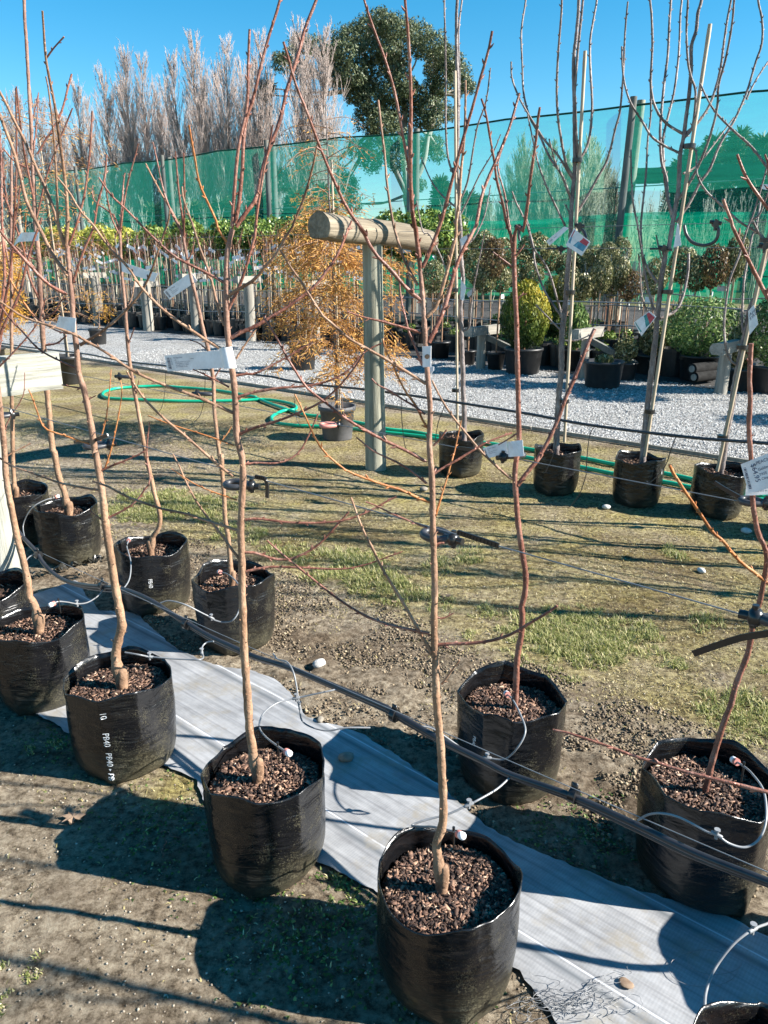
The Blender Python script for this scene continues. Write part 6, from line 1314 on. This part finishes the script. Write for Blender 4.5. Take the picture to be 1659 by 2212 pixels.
# ================================================================== TREES BEYOND THE NET
def segmesh(segs, name):
    """segs: array (n, 8) = p0, p1, r0, r1 -> three sided tubes"""
    A = np.array(segs); p0, p1, r0, r1 = A[:, :3], A[:, 3:6], A[:, 6:7], A[:, 7:8]; d = p1-p0; d /= np.linalg.norm(d, axis=1)[:, None]+1e-9
    ref = np.tile(np.array([[0.31, 0.83, 0.21]]), (len(A), 1)); a = np.cross(d, ref); a /= np.linalg.norm(a, axis=1)[:, None]+1e-9; b = np.cross(d, a)
    R_ = []
    for k in range(3): c_, s_ = math.cos(2.094*k), math.sin(2.094*k); R_.append(a*c_+b*s_)
    V = np.stack([p0+R_[0]*r0, p0+R_[1]*r0, p0+R_[2]*r0, p1+R_[0]*r1, p1+R_[1]*r1, p1+R_[2]*r1], 1).reshape(-1, 3)
    k = (np.arange(len(A))*6)[:, None, None]; Fc = (np.array([[0, 1, 4, 3], [1, 2, 5, 4], [2, 0, 3, 5]])[None]+k).reshape(-1, 4)
    return npmesh(name, V, Fc, True)
def bare(seed, H, nb, spread, up, lenf, twig, sub, r0, z0=0.12, tw_r=0.012, shape=None):
    rg = np.random.default_rng(seed); tr = []; br = []
    p = np.zeros(3); pts = [p.copy()]
    for i in range(10): p = p+np.array([rg.normal(0, 0.05), rg.normal(0, 0.05), H*0.93/10]); pts.append(p.copy())
    for i in range(10): tr.append((*pts[i], *pts[i+1], r0*(1-i/10.5), r0*(1-(i+1)/10.5)))
    for k in range(nb):
        u = z0+(0.95-z0)*rg.random()**0.9; i = min(9, int(u*10)); q_ = pts[i]+(pts[i+1]-pts[i])*(u*10-i); a = rg.random()*6.283; L = H*lenf*(1.15-u)*(0.6+0.6*rg.random())
        if shape: L *= shape(u)
        d = np.array([math.cos(a)*spread, math.sin(a)*spread, up]); d /= np.linalg.norm(d); n_ = 5; rr_ = r0*0.28*(1.1-u); last = q_
        for j in range(n_):
            d2 = d+np.array([rg.normal(0, 0.07), rg.normal(0, 0.07), 0.12*j]); d2 /= np.linalg.norm(d2); nx_ = last+d2*L/n_; br.append((*last, *nx_, max(tw_r, rr_*(1-j/n_)), max(tw_r*0.8, rr_*(1-(j+1)/n_))))
            for t_ in range(twig):
                v = rg.random(); s0 = last+(nx_-last)*v; a2 = rg.random()*6.283; dd = d2+np.array([math.cos(a2)*0.42*spread/0.3*0.6, math.sin(a2)*0.42*spread/0.3*0.6, 0.25]); dd /= np.linalg.norm(dd); l2 = L*0.20*(0.5+rg.random()); e_ = s0+dd*l2; br.append((*s0, *e_, tw_r, tw_r*0.6))
                for _ in range(sub):
                    s1 = s0+(e_-s0)*rg.random(); d3 = dd+rg.normal(0, 0.28, 3)+np.array([0, 0, .15]); d3 /= np.linalg.norm(d3); e2_ = s1+d3*l2*0.5; br.append((*s1, *e2_, tw_r*0.75, tw_r*0.45))
            last = nx_
    return tr, br
M['pop'] = noisy('pinkish_poplar_twigs', (0.33, 0.265, 0.235), (0.52, 0.43, 0.39), 0.6, 0.9)
M['poptrunk'] = noisy('dark_poplar_trunk', (0.16, 0.14, 0.125), (0.30, 0.27, 0.25), 3, 0.9)
M['sapl'] = noisy('pale_sapling_bark', (0.30, 0.29, 0.22), (0.50, 0.49, 0.40), 2, 0.9)
M['willow'] = noisy('olive_twigs', (0.36, 0.36, 0.24), (0.56, 0.56, 0.42), 1, 0.9)
def treeproto(name, seed, mtr, mbr, **kw):
    tr, br = bare(seed, **kw); o = empty(name, HID, None, 'tree')
    link('trunk', segmesh(tr, 'trunk'), M[mtr], o); link('crown', segmesh(br, 'crown'), M[mbr], o); return o
pops = [treeproto('poplar_tree', 100+i, 'poptrunk', 'pop', H=15, nb=115, spread=0.29, up=1.0, lenf=0.33, twig=3, sub=3, r0=0.15, z0=0.10, tw_r=0.0072) for i in range(3)]
used2 = set()
for i, (x, y, Y) in enumerate(((-60, 240, 62), (-15, 230, 58), (20, 190, 66), (38, 182, 60), (80, 198, 58), (112, 205, 64), (158, 160, 57), (182, 195, 63), (213, 120, 55), (273, 84, 56), (297, 96, 58), (333, 160, 56), (377, 92, 55), (410, 45, 54), (434, 92, 57), (457, 120, 60), (480, 58, 54), (513, 102, 57), (536, 110, 60), (553, 45, 54), (585, 130, 60), (633, 22, 50), (665, 60, 52), (690, 30, 50), (250, 150, 64), (355, 150, 64), (575, 230, 64), (130, 230, 68))):
    p = PY(x, y, Y); H = p.z; k = i % 3; s = H/14.6; o = place(pops[k], Vector((p.x, p.y, 0)), rg.uniform(0, 6.28), s, 'tall narrow bare poplar with pinkish grey twigs in the row beyond the net', 'bare poplars in the row beyond the net', used2)
    ws = s*rg.uniform(1.1, 1.35)*(1.0 if i < 21 else 1.2); o.scale = (ws, ws, s)
# the big eucalyptus
Ye = 56; base = PY(905, 560, Ye); base.z = 0
root = empty('eucalyptus_tree', base, 'large dark green eucalyptus with a billowing crown rising above the net', 'tree')
blobs = [(822, 48, 30), (795, 62, 28), (848, 62, 28), (770, 82, 32), (745, 85, 25), (740, 112, 24), (722, 98, 14), (870, 72, 32), (905, 75, 28), (935, 95, 28), (952, 118, 26), (975, 135, 26), (990, 158, 24), (1003, 178, 20), (962, 160, 24), (985, 195, 18), (1014, 190, 14), (800, 110, 32), (835, 108, 30), (735, 145, 30), (730, 170, 24), (760, 165, 28), (785, 150, 24), (785, 190, 30), (820, 178, 26), (845, 200, 26), (870, 178, 22), (800, 222, 30), (765, 205, 24), (838, 232, 28), (795, 258, 28), (825, 265, 28), (850, 262, 24), (905, 205, 26), (880, 225, 24), (925, 232, 26), (945, 222, 20), (965, 245, 20), (905, 255, 26), (838, 135, 26), (852, 152, 20), (864, 120, 18), (868, 145, 15), (942, 128, 22), (934, 178, 16), (930, 152, 16), (885, 186, 18), (905, 110, 18), (935, 262, 20), (880, 195, 18), (950, 192, 18), (612, 140, 20), (600, 125, 14), (578, 190, 17), (572, 205, 15), (715, 135, 20), (705, 115, 16), (650, 95, 22), (630, 118, 18), (680, 100, 20), (655, 150, 22),
         (850, 300, 26), (820, 320, 26), (880, 310, 24), (910, 320, 24), (935, 310, 22), (945, 335, 16), (800, 350, 24), (855, 350, 20), (770, 320, 20), (885, 368, 16), (905, 400, 14), (745, 400, 30), (720, 380, 26), (660, 400, 34), (620, 390, 30), (700, 430, 30), (760, 440, 22)]
Vs = []; Fs = []; Ts = []; off = 0; cen = []
for i, (x, y, r_) in enumerate(blobs):
    c = PY(x, y, Ye+rg.uniform(-2.2, 2.2)); rr_ = r_*Ye/1660*rg.uniform(0.98, 1.2); cen.append((c, rr_))
    V, Fc, tn = leafcloud(int(1500*(r_/25)**2), (rr_, rr_, rr_*0.82), 0.092, 0.5, 0.45, 200+i, 0.34, 0.5); V = V+np.array(c-base); Vs.append(V); Fs.append(Fc+off); Ts.append(tn); off += len(V)
leafobj('crown', np.concatenate(Vs), np.concatenate(Fs), np.concatenate(Ts), L_euc, root)
M['eucbark'] = noisy('pale_eucalyptus_bark', (0.24, 0.21, 0.18), (0.50, 0.46, 0.40), 2, 0.8)
mb = MB(); fork = PY(880, 420, Ye); mb.tube(smoothpath([base, base.lerp(fork, 0.5)+Vector((0.2, 0, 0)), fork], 4), [0.45-0.012*i for i in range(9)], 10); mb.build('trunk', M['eucbark'], root)
mb = MB(); hubs = [PY(870, 300, Ye), PY(810, 280, Ye), PY(925, 290, Ye), PY(935, 200, Ye), PY(790, 190, Ye), PY(860, 170, Ye)]
for h_, pr_ in zip(hubs, (fork, fork, fork, hubs[2], hubs[1], hubs[0])): mb.tube(smoothpath([pr_, pr_.lerp(h_, 0.5)+Vector((rg.uniform(-.4, .4), 0, 0)), h_], 4), [0.24-0.012*i for i in range(9)], 7)
for c, rr_ in cen:
    h_ = min(hubs+[fork], key=lambda q_: (q_-c).length); mb.tube(smoothpath([h_, h_.lerp(c, 0.5)+Vector((rg.uniform(-.4, .4), rg.uniform(-.3, .3), -0.3)), c], 3), [0.11-0.013*i for i in range(7)], 5)
mb.build('limbs', M['eucbark'], root)
# dark evergreens and olive clumps behind the net
def evergreen(x, ytop, Y, wpx, label, seed, group=None, n=2600):
    p = PY(x, ytop, Y); r = wpx*0.5*Y/1660; H = p.z; root = empty('evergreen_tree', Vector((p.x, p.y, 0)), label, 'tree', group); rg = np.random.default_rng(seed)
    u = rg.random(n)**0.7; a = rg.random(n)*6.283; q_ = r*(1.02-u)**0.8*(0.55+0.5*rg.random(n))*(1+0.25*np.sin(a*3+u*22)); P = np.stack([q_*np.cos(a), q_*np.sin(a), H*(0.06+0.94*u)], -1)
    D = np.stack([np.cos(a), np.sin(a), np.full(n, 0.25)], -1); V, Fc, tn = needles(P, D, 0.35+0.3*rg.random(n), 0.075, seed); leafobj('crown', V, Fc, tn*0.7, L_euc, root); stick(root, 'trunk', [(0, 0, 0), (0, 0, H*0.9)], [0.16, 0.04], 'poptrunk')
for i, (x, y, Y, w_) in enumerate(((1600, 288, 42, 110), (1545, 300, 44, 90), (1650, 300, 40, 120), (1500, 325, 46, 80), (1470, 350, 48, 60), (1700, 310, 40, 110), (952, 392, 50, 26), (1012, 425, 50, 44), (1040, 430, 52, 40), (640, 420, 44, 90), (700, 410, 44, 90), (560, 430, 44, 90), (480, 440, 46, 90), (420, 445, 48, 90), (330, 450, 50, 90), (250, 455, 50, 90))):
    evergreen(x, y, Y, w_, 'dark green evergreen tree seen through the shade net', 300+i, 'dark evergreens behind the shade net')
will = [treeproto('willow_tree', 130+i, 'sapl', 'willow', H=8, nb=130, spread=0.42, up=1.0, lenf=0.42, twig=4, sub=3, r0=0.09, z0=0.02, tw_r=0.012) for i in range(2)]
for i, (x, y, Y) in enumerate(((1130, 285, 34), (1185, 300, 32), (1225, 320, 33), (1282, 290, 32), (1308, 300, 33), (1255, 330, 34), (1160, 340, 33), (1320, 360, 35), (1095, 400, 34), (1060, 430, 36))):
    p = PY(x, y, Y); s = p.z/7.8; place(will[i % 2], Vector((p.x, p.y, 0)), rg.uniform(0, 6.28), s, 'bare many stemmed olive twigged tree seen through the shade net', 'olive twigged trees behind the shade net', used2)
saps = [treeproto('bare_sapling', 140+i, 'sapl', 'sapl', H=4, nb=16, spread=0.35, up=1.0, lenf=0.35, twig=1, sub=1, r0=0.032, z0=0.25, tw_r=0.007) for i in range(3)]
for i in range(96):
    x = rg.uniform(900, 1680) if i < 78 else rg.uniform(150, 880); Y = rg.uniform(24, 31) if x > 600 else rg.uniform(32, 42); p = PY(x, rg.uniform(395, 480), Y); s = p.z/3.8
    place(saps[i % 3], Vector((p.x, p.y, 0)), rg.uniform(0, 6.28), s, 'thin pale bare sapling in the rows behind the shade net', 'bare saplings behind the shade net', used2)
# brown column of dead vine on a pole behind the net
g = PY(1333, 395, 21); root = empty('dead_vine_column', Vector((g.x, g.y, 0)), 'reddish brown column of dead twigs left of the tall net pole', 'dead vine')
n = 2400; a = rng.random(n)*6.283; q_ = 0.22*np.sqrt(rng.random(n)); P = np.stack([q_*np.cos(a), q_*np.sin(a), 0.3+(g.z-0.3)*rng.random(n)], -1); V, Fc, tn = needles(P, np.tile([[0, 0, 1.0]], (n, 1)), 0.08+0.12*rng.random(n), 0.006, 9)
leafobj('twigs', V, Fc, tn*0.5, L_red, root); stick(root, 'stem', [(0, 0, 0), (0, 0, g.z-0.1)], 0.03, 'twig')

# ================================================================== SMALL THINGS ON THE GROUND
def leaflet(x, y, s, label, seed, mat='deadleaf'):
    g = G(x, y); z = gh(g.x, g.y)+0.006; rg = random.Random(seed); mb = MB(); a0 = rg.uniform(0, 6.28); n = 14; c_ = mb.addv((g.x, g.y, z+0.004)); ring = []
    for k in range(n): a = a0+6.283*k/n; q_ = s*(0.55+0.45*(k % 2))*(0.8+0.4*rg.random()); ring.append(mb.addv((g.x+q_*math.cos(a), g.y+q_*math.sin(a)*0.8, z+rg.uniform(0, 0.010))))
    for k in range(n): mb.face(c_, ring[k], ring[(k+1) % n])
    tag(mb.build('dead_leaf', M[mat], origin=g, smooth=False), label, 'leaf')
M['deadleaf'] = noisy('dead_leaf', (0.14, 0.09, 0.06), (0.32, 0.23, 0.16), 40, 0.8)
leaflet(160, 1778, 0.040, 'large curled dead leaf at the edge of the shade of the second front bag', 1)
leaflet(455, 1290, 0.022, 'dead leaf on the grass between the third bag and the middle of the picture', 2)
leaflet(835, 1231, 0.022, 'red brown dead leaf in the grass just left of the nearest trunk', 3)
leaflet(965, 1295, 0.030, 'pale dead leaf in the grass just right of the nearest trunk', 4)
leaflet(1420, 1325, 0.020, 'pinkish dead leaf in the grass at the right', 5)
leaflet(852, 1308, 0.018, 'brown dead leaf under the long low branch of the nearest tree', 6)
# ragged black plastic strip by the left post
mb = MB(); P = [G(x, y, 0.01) for x, y in ((66, 1243), (110, 1236), (160, 1224), (205, 1212), (232, 1206))]
for k in range(46):
    u = rg.random(); i = min(3, int(u*4)); p = P[i].lerp(P[i+1], u*4-i); a = rg.uniform(0, 6.28); d = Vector((math.cos(a), math.sin(a)*0.6, 0)); L = rg.uniform(0.02, 0.06); p.z = 0.010+rg.uniform(0, .012); sd = d.cross(Vector((0, 0, 1)))*rg.uniform(0.006, 0.018); z2 = Vector((0, 0, rg.uniform(0.005, 0.03)))
    mb.quad(p-sd, p+sd, p+d*L*0.5+sd*0.8+z2, p+d*L*0.5-sd*0.7+z2*0.7); mb.quad(p+d*L*0.5-sd*0.7+z2*0.7, p+d*L*0.5+sd*0.8+z2, p+d*L+sd*0.5, p+d*L-sd*0.3)
tag(mb.build('torn_plastic', M['bag'], origin=P[0], smooth=False), 'strip of torn black plastic film behind the pale post', 'plastic scrap')
# frayed mat threads at the foot of the picture
mb = MB()
for k in range(34):
    x0, y0 = 1225+rg.gauss(0, 60), 2160+rg.gauss(0, 16); P = []
    u_ = rg.uniform(0, 1); x, y = 1090+210*u_, 2172-25*u_+rg.gauss(0, 9); th = rg.uniform(-0.8, 0.5); n_ = rg.randint(7, 15)
    for j in range(n_): P.append(G(x, y, 0.014+gh(G(x, y).x, G(x, y).y)+rg.uniform(0, 0.010))); th += rg.gauss(0, 0.75)-0.12*th; st_ = rg.uniform(7, 20); x += st_*math.cos(th); y += st_*0.55*math.sin(th)
    mb.tube(smoothpath(P, 4), 0.00055, 4)
for (cx_, cy_, rx_, ry_) in ((1520, 2092, 75, 40), (1545, 2075, 60, 30), (1190, 2160, 40, 24), (1240, 2185, 50, 20)):
    mb.tube([G(cx_+rx_*math.cos(a*0.3), cy_+ry_*math.sin(a*0.3), 0.016+gh(G(cx_, cy_).x, G(cx_, cy_).y)) for a in range(19)], 0.0007, 4)
tag(mb.build('frayed_threads', M['drip'], origin=G(1225, 2160)), 'tangle of frayed grey threads pulled from the edge of the weed mat', 'threads')
# pale limestone like crumb of mortar lying on the mat
rock('mortar_crumb', G(1352, 2125, 0.010), 0.015, M['deadleaf'], 'flat tan crumb of dried mud on the weed mat at the bottom right', 'dried mud', 0.16, 3)
for i, (x, y, L_, a_) in enumerate(((350, 1860, 0.075, 1.7), (385, 1815, 0.06, 2.6), (730, 2010, 0.05, 1.2), (1100, 1640, 0.05, 0.3), (640, 1130, 0.09, 0.2))):
    g = G(x, y); z_ = gh(g.x, g.y)+0.006; mb = MB(); d = Vector((math.cos(a_), math.sin(a_), 0)); P = [g+d*L_*k/5+Vector((0.004*math.sin(k*2.1+i), 0.004*math.cos(k*1.7), 0)) for k in range(6)]
    for p in P: p.z = z_
    mb.tube(smoothpath(P, 3), [0.0013]*16, 5)
    tag(mb.build('fallen_twig', M['twig'], origin=g), ('long fallen twig in the shade of the second nearest bag', 'slanting fallen twig in the shade of the second nearest bag', 'short fallen twig on bare soil left of the nearest bag', 'small twig on the soil behind the nearest bag', 'pale twig on the moss beyond the second nearest trunk')[i], 'twig')
